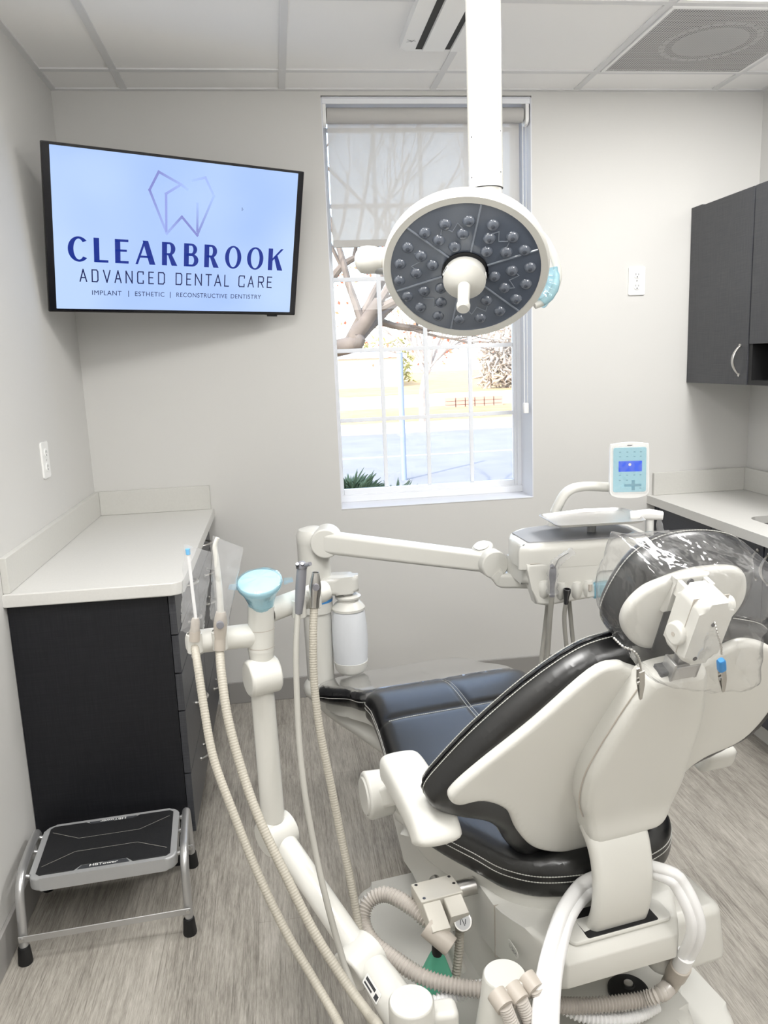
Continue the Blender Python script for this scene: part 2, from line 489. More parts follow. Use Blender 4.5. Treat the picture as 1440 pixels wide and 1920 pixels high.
def text_bm(body, size=1, extrude=.0, offset=0, spacing=1, align='CENTER'):
    c = bpy.data.curves.new('lettering', 'FONT')
    c.body = body; c.size = size; c.extrude = extrude; c.offset = offset; c.space_character = spacing
    c.align_x = align; c.align_y = 'CENTER'
    o = bpy.data.objects.new('lettering', c); C.objects.link(o)
    dg = bpy.context.evaluated_depsgraph_get()
    me = bpy.data.meshes.new_from_object(o.evaluated_get(dg))
    bpy.data.objects.remove(o); bpy.data.curves.remove(c)
    b = bmesh.new(); b.from_mesh(me); bpy.data.meshes.remove(me)
    return b
def fit_text(body, x0, x1, y0, y1, spacing=1, offset=0, t=.0004):
    """text mesh stretched into a rectangle, slightly raised"""
    b = text_bm(body, 1, 0, offset, spacing)
    xs = [v.co.x for v in b.verts]; ys = [v.co.y for v in b.verts]
    a0, a1, b0, b1 = min(xs), max(xs), min(ys), max(ys)
    for v in b.verts: v.co = Vector((x0 + (v.co.x - a0) / (a1 - a0) * (x1 - x0), y0 + (v.co.y - b0) / (b1 - b0) * (y1 - y0), t))
    return b
# ================================================================== SETTING
W, D, H = ROOM_W, ROOM_D, ROOM_H
WX0, WX1, WZ0, WZ1 = 1.040, 1.917, .863, 2.552      # window opening
bm = B(); box(bm, -.1, W + .1, REAR_Y - .1, D + .12, -.12, 0); struct(obj('floor', bm, 'floor'))
bm = B(); box(bm, -.1, W + .1, REAR_Y - .1, D + .12, H, H + .02)
ce = struct(obj('ceiling', bm, 'ceiling'))
bm = B(); box(bm, -.12, 0, REAR_Y - .1, D + .12, 0, H + .3); struct(obj('wall_left', bm, 'wall'))
bm = B(); box(bm, W, W + .12, REAR_Y - .1, D + .12, 0, H + .3); struct(obj('wall_right', bm, 'wall'))
bm = B(); box(bm, -.1, W + .1, REAR_Y - .12, REAR_Y, 0, H + .3); struct(obj('wall_rear', bm, 'wall'))
bm = B()
WT = .24
box(bm, 0, WX0, D, D + WT, 0, H + .3); box(bm, WX1, W, D, D + WT, 0, H + .3)
box(bm, WX0, WX1, D, D + WT, 0, WZ0 - .004); box(bm, WX0, WX1, D, D + WT, WZ1 + .004, H + .3)
struct(obj('wall_front', bm, 'wall'))
bm = B(); box(bm, -.1, W + .1, REAR_Y - .12, D + WT, H + .3, H + .5); struct(obj('roof_slab', bm, 'ceiling'))
bm = B(); box(bm, .49, W - .46, D - .012, D, 0, .10, .003); struct(obj('baseboard_front', bm, 'base'))
bm = B(); box(bm, 0, .012, REAR_Y, 2.28, 0, .10, .003); struct(obj('baseboard_left', bm, 'base'))
# ceiling T-bars
T0, TA, TS = .2765, .219, .61
bm = B()
for k in range(5):
    x = T0 + TS * k; box(bm, x - .013, x + .013, REAR_Y, D, H - .005, H)
k = 0
while D - TA - TS * k > REAR_Y:
    y = D - TA - TS * k; box(bm, 0, W, y - .013, y + .013, H - .0055, H); k += 1
box(bm, 0, .022, REAR_Y, D, H - .006, H); box(bm, W - .022, W, REAR_Y, D, H - .006, H); box(bm, .022, W - .022, D - .022, D, H - .006, H)
struct(obj('trim_1', bm, 'grid'))

# ------------------------------------------------------------------ window
FY = D + .165
win = bpy.data.objects.new('window_1', None); C.objects.link(win); win.location = ((WX0 + WX1) / 2, FY, WZ0); struct(win)
bm = B()
box(bm, WX0, WX0 + .004, D, D + WT, WZ0, WZ1); box(bm, WX1 - .004, WX1, D, D + WT, WZ0, WZ1)
box(bm, WX0, WX1, D, D + WT, WZ1 - .004, WZ1)
struct(obj('reveal', bm, 'reveal', win))
bm = B(); box(bm, WX0, WX1, D - .002, D + WT, WZ0 - .004, WZ0, .001); struct(obj('sill', bm, 'reveal', win))
def ringbox(bm, x0, x1, z0, z1, w, y0, y1, bev=.003):
    box(bm, x0, x0 + w, y0, y1, z0, z1, bev); box(bm, x1 - w, x1, y0, y1, z0, z1, bev)
    box(bm, x0 + w, x1 - w, y0, y1, z0, z0 + w, bev); box(bm, x0 + w, x1 - w, y0, y1, z1 - w, z1, bev)
bm = B(); ringbox(bm, WX0, WX1, WZ0, WZ1, .022, FY, FY + .07); box(bm, WX0, WX1, FY - .012, FY + .05, WZ0, WZ0 + .03, .003)
struct(obj('window_frame', bm, 'white_frame', win))
GX0, GX1, GZ0 = 1.066, 1.888, .918
bm = B(); ringbox(bm, GX0 - .022, GX1 + .022, WZ0 + .028, WZ1 - .02, .026, FY + .018, FY + .052); struct(obj('sash', bm, 'white_frame', win))
bm = B()
gw = (GX1 - GX0) / 4
for i in range(1, 4):
    x = GX0 + gw * i; box(bm, x - .009, x + .009, FY + .03, FY + .042, GZ0, WZ1 - .04, .002)
for z in (1.235, 1.548, 1.858, 2.168, 2.478):
    box(bm, GX0, GX1, FY + .0305, FY + .0415, z - .009, z + .009, .002)
struct(obj('muntins', bm, 'white_frame', win))
gm, gt, gp = new_mat('window_glass')
gt.nodes.remove(gp)
tr = gt.nodes.new('ShaderNodeBsdfTransparent'); tr.inputs[0].default_value = (.97, .98, .98, 1)
gl = gt.nodes.new('ShaderNodeBsdfGlossy'); gl.inputs['Roughness'].default_value = .01
fr = gt.nodes.new('ShaderNodeFresnel'); fr.inputs[0].default_value = 1.45
mx = gt.nodes.new('ShaderNodeMixShader')
gt.links.new(fr.outputs[0], mx.inputs[0]); gt.links.new(tr.outputs[0], mx.inputs[1]); gt.links.new(gl.outputs[0], mx.inputs[2])
gt.links.new(mx.outputs[0], gt.nodes['Material Output'].inputs[0])
bm = B(); box(bm, GX0 - .01, GX1 + .01, FY + .034, FY + .038, GZ0 - .01, WZ1 - .035); struct(obj('window_pane', bm, gm, win))

# roller shade ------------------------------------------------------
BY = D + .035
fm, ft, fp = new_mat('shade_fabric')
ft.nodes.remove(fp)
df = ft.nodes.new('ShaderNodeBsdfDiffuse'); df.inputs[0].default_value = srgb(224, 221, 216)
tl = ft.nodes.new('ShaderNodeBsdfTranslucent'); tl.inputs[0].default_value = srgb(206, 202, 198)
tp = ft.nodes.new('ShaderNodeBsdfTransparent')
ma = ft.nodes.new('ShaderNodeMixShader'); ma.inputs[0].default_value = .38
mb = ft.nodes.new('ShaderNodeMixShader'); mb.inputs[0].default_value = .035
ft.links.new(df.outputs[0], ma.inputs[1]); ft.links.new(tl.outputs[0], ma.inputs[2])
ft.links.new(ma.outputs[0], mb.inputs[1]); ft.links.new(tp.outputs[0], mb.inputs[2]); ft.links.new(mb.outputs[0], ft.nodes['Material Output'].inputs[0])
M['fabric'] = fm
M['fabric_solid'] = mat('shade_roll_fabric', (190, 188, 185), .8)
sh = thing('roller_shade', 'grey translucent roller shade half lowered over the window', 'window shade', (1.48, BY, WZ1))
bm = B(); cyl(bm, (WX0 + .022, BY, WZ1 - .062), (WX1 - .03, BY, WZ1 - .062), .030, n=28); obj('shade_roll', bm, 'fabric_solid', sh)
SZ = P(622, 462, y=BY).z
bm = B()
n = 40
fv = [[bm.verts.new((WX0 + .026 + (WX1 - .060 - WX0) * i / n, BY + .030 + .0012 * math.sin(i * 1.1), z)) for z in (SZ, WZ1 - .062)] for i in range(n + 1)]
for A_, B_ in zip(fv, fv[1:]): bm.faces.new((A_[0], B_[0], B_[1], A_[1]))
obj('shade_fabric', bm, 'fabric', sh)
bm = B(); box(bm, WX0 + .026, WX1 - .034, BY + .024, BY + .037, SZ - .002, SZ + .028, .004); obj('hem_bar', bm, 'fabric_solid', sh)
bm = B(); box(bm, WX0 + .004, WX1 - .004, D + .003, D + .012, WZ1 - .026, WZ1 - .004, .002); obj('head_rail', bm, 'white_frame', sh)
for x in (WX0 + .012, WX1 - .016):
    bm = B(); slab(bm, rrect(-.03, .03, -.05, .05, .02), -.007, .007, .002, mtx=frame((0, 1, 0), (0, 0, 1), (1, 0, 0), (x, BY, WZ1 - .055))); obj('bracket', bm, 'white', sh)
bm = B()
cx = WX1 - .022
zt, zb = WZ1 - .07, P(992, 760, y=BY).z
for s in (-.007, .007):
    pts = [(cx + s, BY - .004, zb + (zt - zb) * i / 300) for i in range(301)]
    tube(bm, pts, [.0012 + .0012 * (i % 2) for i in range(301)], 6)
obj('bead_chain', bm, 'white', sh)
bm = B(); box(bm, cx - .012, cx + .012, BY - .012, BY + .008, zb - .035, zb + .012, .004); obj('chain_weight', bm, 'white', sh)

# ------------------------------------------------------------------ outdoors
M['asphalt'] = mat('asphalt', (126, 126, 130), .9, var=.08, vscale=1.5)
M['leaf_lawn'] = mat('leaf_strewn_lawn', (176, 146, 102), .95, var=.22, vscale=1.2)
M['kerb'] = mat('concrete_kerb', (180, 178, 176), .9)
M['bark'] = mat('grey_bark', (98, 90, 84), .9, var=.3, vscale=6)
M['bark2'] = mat('pale_bark', (156, 146, 138), .9, var=.2, vscale=6)
M['juniper'] = mat('juniper_green', (92, 112, 86), .8, var=.35, vscale=9)
M['red_leaf'] = mat('orange_red_leaves', (214, 120, 92), .8, var=.2, vscale=8)
M['pale_siding'] = mat('white_siding', (205, 205, 205), .8)
M['far_brush'] = mat('grey_brown_brush', (176, 166, 156), .95, var=.4, vscale=2)
M['olive'] = mat('olive_hedge', (150, 148, 96), .95, var=.35, vscale=2)
M['post'] = mat('blue_grey_post', (130, 142, 160), .5)
GZ = -.4
def ground(name, y0, y1, m, z=GZ):
    bm = B(); box(bm, -40, 60, y0, y1, z - .1, z, 0); return struct(obj(name, bm, m))
ground('bed_ground', D + WT, 9.0, 'leaf_lawn', GZ - .02)
ground('road', 9.0, 21.0, 'asphalt')
bm = B(); box(bm, -40, 60, 15.8, 15.95, GZ, GZ + .004); struct(obj('road_marking', bm, 'kerb'))
ground('kerb_strip', 21.0, 23.4, 'kerb', GZ + .10)
ground('lawn', 23.4, 31.0, 'leaf_lawn', GZ + .08)
ground('far_road', 31.0, 44.0, 'kerb', GZ + .02)
ground('far_lawn', 44.0, 120.0, 'leaf_lawn', GZ + .05)

rnd = random.Random(5)
def branch(bm, p, d, r, L, depth, spread=.55, grav=.0):
    """one limb as a wavering tube that forks"""
    n = 6; pts = [p.copy()]; dd = d.copy(); q = p.copy()
    for i in range(n):
        dd = (dd + Vector((rnd.uniform(-1, 1), rnd.uniform(-1, 1), rnd.uniform(-1, 1) + grav)) * .13).normalized()
        q = q + dd * (L / n); pts.append(q.copy())
    rr = [r * (1 - .45 * i / n) for i in range(n + 1)]
    tube(bm, pts, rr, 8 if r > .03 else 5)
    if depth <= 0: return
    for k in range(rnd.choice((2, 3, 3))):
        i = rnd.randint(2, n)
        nd = (dd + Vector((rnd.uniform(-1, 1), rnd.uniform(-1, 1), rnd.uniform(-.6, 1))) * spread).normalized()
        branch(bm, pts[i], nd, rr[i] * rnd.uniform(.5, .72), L * rnd.uniform(.55, .8), depth - 1, spread, grav)
def twigs_at(bm, p, d, r, L, depth, **k): branch(bm, p, d, r, L, depth, **k)
# big bare tree beside the window
t = thing('bare_tree', 'large bare tree with thick grey limb reaching across left of the window', 'tree', (-3.2, 9.6, GZ))
base = Vector((-3.2, 9.6, GZ)); fork = Vector((-1.9, 9.3, 1.2))
a = P(622, 655, y=8.6); b_ = P(668, 625, y=8.6); c_ = P(712, 565, y=8.6)
bm = B(); tube(bm, spline([base, Vector((-3.0, 9.5, .6)), Vector((-2.6, 9.3, 1.3))], 6), [.30 - .004 * i for i in range(13)], 14); obj('trunk', bm, 'bark', t)
bm = B(); q = spline([Vector((-2.6, 9.3, 1.2)), Vector((-1.2, 8.9, 1.35)), a, b_, c_], 8)
tube(bm, q, [.115 - .05 * i / (len(q) - 1) for i in range(len(q))], 12)
obj('limb', bm, 'bark', t)
bm = B()
for k in range(7):
    f = q[-1 - k * 3]; branch(bm, f, Vector((rnd.uniform(-.2, .9), rnd.uniform(-.3, .3), rnd.uniform(.2, .8))).normalized(), .045, 1.5, 4, .6)
obj('twigs', bm, 'bark', t)
bm = B(); q2 = [P(*u, y=9.4) for u in ((600, 560), (640, 500), (690, 470), (760, 420))]
tube(bm, spline(q2, 6), [.05 - .03 * i / 18 for i in range(19)], 8); obj('limb', bm, 'bark', t)
bm = B()
for k in range(5): branch(bm, spline(q2, 6)[3 + 3 * k], Vector((rnd.uniform(-.6, .9), 0, rnd.uniform(.1, .8))).normalized(), .025, 1.2, 3, .6)
q3 = [P(*u, y=9.0) for u in ((705, 600), (745, 612), (800, 618), (850, 612))]
tube(bm, spline(q3, 6), [.045 - .03 * i / 18 for i in range(19)], 8)
for k in range(4): branch(bm, spline(q3, 6)[4 + 3 * k], Vector((rnd.uniform(0, .9), 0, rnd.uniform(-.2, .8))).normalized(), .018, .9, 3, .6)
obj('twigs', bm, 'bark', t)
# young tree with a few red leaves
t = thing('young_tree', 'slim young tree with sparse orange-red leaves behind the post', 'tree', tuple(P(793, 800, z=GZ + .1)))
g0 = P(793, 790, z=GZ + .1); yy = g0.y
bm = B(); q = [g0] + [P(*u, y=yy) for u in ((792, 740), (798, 705), (806, 690))]
tube(bm, spline(q, 5), [.12, .12, .115, .11, .11, .1, .1, .1, .09, .09, .09, .08, .08, .08, .07, .07], 8); obj('trunk', bm, 'bark2', t)
bm = B(); tips = []
for k in range(12):
    d = Vector((rnd.uniform(-.9, .9), rnd.uniform(-.5, .5), rnd.uniform(.5, 1))).normalized()
    branch(bm, q[-1 if k % 2 else -2] + Vector((0, 0, .02)), d, .045, 2.0, 3, .6); tips.append(d)
obj('twigs', bm, 'bark2', t)
bm = B()
for k in range(420):
    d = tips[k % 12]; c = q[-1] + d * rnd.uniform(1.2, 4.0) + Vector((rnd.gauss(0, .7), rnd.gauss(0, .7), rnd.gauss(0, .5)))
    c.z = min(c.z, 5.2)
    s = rnd.uniform(.04, .09); m_ = Matrix.Translation(c) @ Matrix.Rotation(rnd.uniform(0, 6), 4, 'X') @ Matrix.Rotation(rnd.uniform(0, 6), 4, 'Z')
    v = [bm.verts.new(m_ @ Vector(w_)) for w_ in ((-s, 0, 0), (0, s * .6, s * .2), (s, 0, 0), (0, -s * .6, s * .2))]; bm.faces.new(v)
obj('leaves', bm, 'red_leaf', t, smooth=False)
# post
pp = P(758, 900, z=GZ)
po = thing('sign_post', 'plain blue-grey metal post standing at the near road edge', 'post', tuple(pp))
bm = B(); top = P(755, 662, y=pp.y).z
cyl(bm, pp, (pp.x, pp.y, top), .045, n=16); obj('pole', bm, 'post', po)
bm = B(); cyl(bm, (pp.x, pp.y, top), (pp.x, pp.y, top + .03), .05, .03, 16); obj('cap', bm, 'post', po)
# juniper under the window
def shrub(label, px, y, w_, h_, n, seed):
    r2 = random.Random(seed); c = P(px, 915, y=y)
    t = thing('juniper_shrub', label, 'shrub', (c.x, y, GZ), 'junipers under the window')
    bm = B()
    for k in range(n):
        a = r2.uniform(0, 2 * PI); rr = math.sqrt(r2.random()); z = c.z - .15 + (h_ * (1 - rr * rr)) * r2.uniform(.4, 1)
        p = Vector((c.x + math.cos(a) * rr * w_, y + math.sin(a) * rr * w_ * .6, z))
        d = Vector((math.cos(a) * .7, math.sin(a) * .5, r2.uniform(.1, .9))).normalized(); L = r2.uniform(.05, .12)
        tube(bm, [p, p + d * L * .6, p + d * L], [.007, .006, .001], 4, False)
    obj('needles', bm, 'juniper', t)
    bm = B()
    for k in range(5): branch(bm, Vector((c.x, y, GZ - .02)), Vector((r2.uniform(-.1, .1), r2.uniform(-.1, .1), 1)).normalized(), .012, (c.z - GZ) * .8, 0, .3)
    obj('stems', bm, 'bark', t)
shrub('dark green juniper at the bottom left corner of the window', 660, 4.7, .20, .19, 1500, 3)
shrub('lower juniper sprig in front of the blue-grey post', 742, 4.7, .12, .13, 700, 4)
# far things
bx = thing('white_building', 'long white building far beyond the road', 'building', (10, 58, GZ))
bm = B(); box(bm, -30, 9.8, 58, 66, GZ, 1.75); obj('wall', bm, 'pale_siding', bx)
bm = B(); sweep(bm, [(-30.5, 62, 1.75), (10.2, 62, 1.75)], [(-4.4, 0), (4.4, 0), (0, .5)]); obj('roof', bm, 'pale_siding', bx)
def puff(name, label, m, px0, px1, pz, y, zt, seed, cat):
    r2 = random.Random(seed); a = P(px0, pz, y=y); b = P(px1, pz, y=y)
    t = thing(name, label, cat, ((a.x + b.x) / 2, y, GZ))
    bm = B(); L = b.x - a.x
    for k in range(900):
        c = Vector((a.x + L * r2.random(), y + r2.uniform(-1, 1), GZ + (zt - GZ) * (r2.random() ** .7) * (.75 + .25 * math.sin(k))))
        s = r2.uniform(.08, .22); d = Vector((r2.uniform(-1, 1), r2.uniform(-1, 1), r2.uniform(-1, 1))).normalized()
        tube(bm, [c, c + d * s * 3], [s * .5, s * .12], 4, True)
    obj('foliage', bm, m, t)
    bm = B()
    for k in range(4): branch(bm, Vector((a.x + L * (k + .5) / 4, y, GZ)), Vector((0, 0, 1)), .12, (zt - GZ) * .6, 2, .5)
    obj('stems', bm, 'bark2', t)
puff('olive_hedge', 'yellow-green hedge far off behind the white building', 'olive', 600, 770, 690, 69, 3.6, 11, 'hedge')
puff('bare_thicket', 'grey-brown bare thicket at the far right seen through the window', 'far_brush', 905, 1010, 740, 47, 3.6, 12, 'thicket')
st = thing('brick_pile', 'low reddish pile of paving bricks beside the far road', 'bricks', tuple(P(885, 762, z=GZ + .05)))
c = P(885, 762, z=GZ + .05)
M['brick'] = mat('reddish_brick', (176, 140, 128), .9)
bm = B()
for i in range(6):
    for j in range(3): box(bm, c.x - 1.1 + i * .37, c.x - .76 + i * .37, c.y - .5, c.y - .1, c.z - .02 + j * .14, c.z + .11 + j * .14, .01)
obj('brick_stack', bm, 'brick', st)
bm = B(); box(bm, c.x - 1.3, c.x + 1.4, c.y - .6, c.y + .1, c.z - .06, c.z - .02); obj('pallet', bm, 'dark_steel', st)

# ================================================================== TELEVISION
k = .98
tc_ = CAM + (Vector((.48039782, 3.18112767, 1.97628277)) - CAM) * k
tr2 = Vector((.90640252, .42210621, -.01614995)); tu2 = Vector((.11953126, -.21962842, .96823326)); tn = Vector((.40515028, -.87953949, -.24952664))
TF = frame(tr2, tu2, tn, tc_)
def tq(x, y, z=0): return TF @ Vector((x * k, y * k, z))
TX = TF @ Matrix.Diagonal((k, k, 1, 1))
tv = thing('television', 'wall-mounted television with thin black bezel showing a pale blue screen', 'television', tuple(tc_))
bm = B(); slab(bm, rrect(-.484, .484, -.278, .278, .004, 2), -.014, 0, .003, 2, mtx=TX)
slab(bm, rrect(-.40, .36, -.24, .16, .03, 4), -.03, -.012, .008, 2, mtx=TX)
tvb = obj('tv_case', bm, 'bezel', tv)
bm = B(); slab(bm, rrect(-.4805, .4805, -.2725, .2745, .002, 1), 0, .0006, mtx=TX); obj('screen_border', bm, 'tv_black', tv)
sm, stt, sp = new_mat('tv_screen')
sp.inputs['Base Color'].default_value = (.02, .02, .02, 1); sp.inputs['Roughness'].default_value = .12
tcn = stt.nodes.new('ShaderNodeTexCoord'); mp = stt.nodes.new('ShaderNodeMapping')
mp.inputs['Rotation'].default_value = (0, 0, 0)
gr = stt.nodes.new('ShaderNodeTexNoise'); gr.inputs['Scale'].default_value = 2.2; gr.inputs['Detail'].default_value = 1
rp = stt.nodes.new('ShaderNodeValToRGB'); rp.color_ramp.elements[0].color = srgb(160, 192, 252); rp.color_ramp.elements[1].color = srgb(190, 216, 255)
rp.color_ramp.elements[0].position = .35; rp.color_ramp.elements[1].position = .65
stt.links.new(tcn.outputs['Object'], mp.inputs[0]); stt.links.new(mp.outputs[0], gr.inputs[0]); stt.links.new(gr.outputs[0], rp.inputs[0])
stt.links.new(rp.outputs[0], sp.inputs['Emission Color']); sp.inputs['Emission Strength'].default_value = .93
bm = B(); slab(bm, rrect(-.4575, .4575, -.2655, .2685, .001, 1), .0006, .0010, mtx=TX); scr = obj('screen', bm, sm, tv)
M['navy'] = emis('screen_navy', (18, 48, 150), .85, (2, 2, 4)); M['navy2'] = emis('screen_dark_navy', (20, 30, 88), .85, (2, 2, 4))
# letters of the first line, thick-and-thin
def poly(bm, pts, z=.0016): bm.faces.new([bm.verts.new((x, y, z)) for x, y in pts])
def arcband(bm, cx, cy, ro, rO, ri, rI, a0, a1, n=40, icx=0):
    """band between outer ellipse (ro, rO) and inner ellipse (ri, rI)"""
    for i in range(n):
        a = a0 + (a1 - a0) * i / n; b = a0 + (a1 - a0) * (i + 1) / n
        poly(bm, [(cx + ro * math.cos(a), cy + rO * math.sin(a)), (cx + ro * math.cos(b), cy + rO * math.sin(b)),
                  (cx + icx + ri * math.cos(b), cy + rI * math.sin(b)), (cx + icx + ri * math.cos(a), cy + rI * math.sin(a))])
def bold_letter(ch, x0, x1, y0, y1):
    bm = B(); w = x1 - x0; h_ = y1 - y0; s = .019; t = .0075
    R_ = lambda a, b, c, d: poly(bm, [(a, b), (c, b), (c, d), (a, d)])
    def bowl(xs, xe, ya, yb, th=.017):
        cy = (ya + yb) / 2; ry = (yb - ya) / 2; rx = (xe - xs) * .55
        cxx = xe - rx
        R_(xs, yb - t, cxx, yb); R_(xs, ya, cxx, ya + t)
        arcband(bm, cxx, cy, rx, ry, rx - th, ry - t, -PI / 2, PI / 2, 24)
    if ch == 'O': arcband(bm, (x0 + x1) / 2, (y0 + y1) / 2, w / 2, h_ / 2 + .001, w / 2 - .0165, h_ / 2 - .005, 0, 2 * PI, 48)
    if ch == 'C':
        arcband(bm, x0 + w * .58, (y0 + y1) / 2, w * .58, h_ / 2 + .001, w * .58 - .019, h_ / 2 - .0065, math.radians(43), math.radians(317), 48)
    if ch == 'L': R_(x0, y0, x0 + s, y1); R_(x0, y0, x1, y0 + .0085)
    if ch == 'E':
        R_(x0, y0, x0 + s, y1); R_(x0, y0, x1, y0 + .0085); R_(x0, y1 - .0085, x1, y1); R_(x0, (y0 + y1) / 2 - .001, x1 - .006, (y0 + y1) / 2 + .0065)
    if ch == 'A':
        a = x0 + w * .47
        poly(bm, [(x0, y0), (x0 + .009, y0), (a + .004, y1), (a - .004, y1)]); poly(bm, [(x1 - .022, y0), (x1, y0), (a + .012, y1), (a - .008, y1)])
        R_(x0 + w * .2, y0 + h_ * .28, x1 - w * .25, y0 + h_ * .28 + .0075)
    if ch == 'R':
        R_(x0, y0, x0 + s, y1); bowl(x0 + s * .5, x0 + w * .86, y0 + h_ * .44, y1)
        poly(bm, [(x0 + w * .36, y0 + h_ * .5), (x0 + w * .62, y0 + h_ * .5), (x1, y0), (x1 - .022, y0)])
    if ch == 'B':
        R_(x0, y0, x0 + s, y1); bowl(x0 + s * .5, x0 + w * .90, y0 + h_ * .49, y1, .015); bowl(x0 + s * .5, x1, y0, y0 + h_ * .55)
    if ch == 'K':
        R_(x0, y0, x0 + s, y1)
        poly(bm, [(x0 + s, y0 + h_ * .44), (x0 + s, y0 + h_ * .56), (x1 - .010, y1), (x1 + .001, y1)])
        poly(bm, [(x0 + w * .38, y0 + h_ * .62), (x0 + w * .62, y0 + h_ * .68), (x1, y0), (x1 - .023, y0)])
    return bm
for ch, a, b in (('C', -.412, -.348), ('L', -.324, -.2744), ('E', -.2504, -.2023), ('A', -.1777, -.1042), ('R', -.0798, -.0212), ('B', .0038, .0603),
                 ('R', .0836, .1423), ('O', .1669, .2341), ('O', .2581, .3274), ('K', .3487, .4128)):
    L1 = bold_letter(ch, a, b, -.1005, -.0172)
    bmesh.ops.transform(L1, matrix=TX, verts=L1.verts); obj('title_letter', L1, 'navy', scr, smooth=False)
def strokes(bm, lines, x0, x1, y0, y1, t, z=.0016):
    for ln in lines:
        for (a, b) in zip(ln, ln[1:]):
            pa = Vector((x0 + a[0] * (x1 - x0), y0 + a[1] * (y1 - y0))); pb = Vector((x0 + b[0] * (x1 - x0), y0 + b[1] * (y1 - y0)))
            d = (pb - pa).normalized() * t; nrm = Vector((-d.y, d.x))
            poly(bm, [tuple(pa - d * .9 + nrm), tuple(pa - d * .9 - nrm), tuple(pb + d * .9 - nrm), tuple(pb + d * .9 + nrm)], z)
ST = {'A': [[(0, 0), (.5, 1), (1, 0)], [(.22, .32), (.85, .32)]], 'D': [[(0, 0), (0, 1), (.8, 1), (1, .85), (1, .15), (.8, 0), (0, 0)]],
      'V': [[(0, 1), (.5, 0), (1, 1)]], 'N': [[(0, 0), (0, 1), (1, 0), (1, 1)]], 'C': [[(1, .8), (1, 1), (.15, 1), (0, .88), (0, .12), (.15, 0), (1, 0), (1, .22)]],
      'E': [[(1, 1), (0, 1), (0, 0), (1, 0)], [(0, .52), (.85, .52)]], 'T': [[(0, 1), (1, 1)], [(.5, 1), (.5, 0)]], 'L': [[(0, 1), (0, 0), (1, 0)]],
      'R': [[(0, 0), (0, 1), (.8, 1), (1, .88), (1, .6), (.85, .48), (0, .48)], [(.5, .48), (1, 0)]]}
for word in ((('A', -.3742, -.3518), ('D', -.3322, -.3124), ('V', -.2924, -.2694), ('A', -.2521, -.2305), ('N', -.2123, -.1904), ('C', -.1702, -.1497), ('E', -.1286, -.1121), ('D', -.0925, -.0703)),
             (('D', -.0253, -.0038), ('E', .0159, .0319), ('N', .0499, .0739), ('T', .0922, .1133), ('A', .1278, .1531), ('L', .1686, .1848)),
             (('C', .2277, .2504), ('A', .2671, .2901), ('R', .3112, .3324), ('E', .3502, .3681))):
    L2 = B()
    for ch, a, b in word: strokes(L2, ST[ch], a, b, -.1685, -.1275, .0021)
    bmesh.ops.transform(L2, matrix=TX, verts=L2.verts); obj('subtitle_word', L2, 'navy2', scr, smooth=False)
for s_, a, b in (('IMPLANT', -.334, -.2296), ('ESTHETIC', -.1802, -.070), ('RECONSTRUCTIVE', -.0236, .181), ('DENTISTRY', .196, .325)):
    L3 = fit_text(s_, a, b, -.2150, -.1985, 1.1, 0, .0016)
    bmesh.ops.transform(L3, matrix=TX, verts=L3.verts); obj('tagline_word', L3, 'navy2', scr, smooth=False)
for x in (-.2041, -.0474):
    L3 = B(); poly(L3, [(x - .0012, -.219), (x + .0012, -.219), (x + .0012, -.1965), (x - .0012, -.1965)])
    bmesh.ops.transform(L3, matrix=TX, verts=L3.verts); obj('tagline_bar', L3, 'navy2', scr, smooth=False)
# tooth outline mark: strokes with gradient of tone
def gstroke(pts, cols, name):
    gm_, g_, p_ = new_mat(name)
    p_.inputs['Base Color'].default_value = (.01, .01, .02, 1); p_.inputs['Roughness'].default_value = .2
    at_ = g_.nodes.new('ShaderNodeVertexColor'); at_.layer_name = 'tone'
    g_.links.new(at_.outputs[0], p_.inputs['Emission Color']); p_.inputs['Emission Strength'].default_value = .93
    bm = B(); cl = bm.loops.layers.color.new('tone') if False else None
    me = bpy.data.meshes.new('tooth_mark')
    vs, fs, vc = [], [], []
    for ln, cc in zip(pts, cols):
        for (a, b, ca, cb) in zip(ln, ln[1:], cc, cc[1:]):
            pa = Vector(a); pb = Vector(b); d = (pb - pa).normalized() * .0043; nr = Vector((-d.y, d.x)); i = len(vs)
            for q in (pa - d + nr, pa - d - nr, pb + d - nr, pb + d + nr): vs.append(TX @ Vector((q.x, q.y, .0014 + .00004 * len(fs))))
            vc += [ca, ca, cb, cb]; fs.append((i, i + 1, i + 2, i + 3))
    me.from_pydata([tuple(v) for v in vs], [], fs)
    ca_ = me.color_attributes.new('tone', 'FLOAT_COLOR', 'POINT')
    for i, c in enumerate(vc): ca_.data[i].color = srgb(*c)
    return obj('tooth_mark', me, gm_, scr, smooth=False)
dk, md, lt, xx = (132, 140, 208), (150, 164, 232), (164, 186, 246), (172, 200, 254)
gstroke([[(.054, .0145), (.1157, .1577), (.0813, .2176), (.034, .204)], [(.0529, .125), (.054, .030)], [(-.0625, .0145), (-.1252, .1573), (-.0924, .2203), (-.0105, .1857), (.012, .172)],
         [(-.0105, .1857), (-.0656, .1494), (-.0638, .0217)], [(-.0625, .0125), (-.0061, .0753), (.0544, .0135)]],
        [[dk, xx, lt, xx], [xx, dk], [lt, dk, dk, lt, xx], [lt, md, md], [lt, dk, dk]], 'tooth_mark_tone')
bm = B(); strokes(bm, [[(0, 1), (0, 0), (.35, .3), (.7, .3), (0, 1)]], .229, .236, .114, .126, .0005)
bmesh.ops.transform(bm, matrix=TX, verts=bm.verts); obj('cursor', bm, 'navy2', scr, smooth=False)
bm = B(); box(bm, .36, .405, -.285, -.276, -.010, -.004, .001, 1, TX); obj('sensor_tab', bm, 'black', tv)
bm = B(); box(bm, -.09, .09, -.15, .10, -.042, -.030, .002, 1, TX)
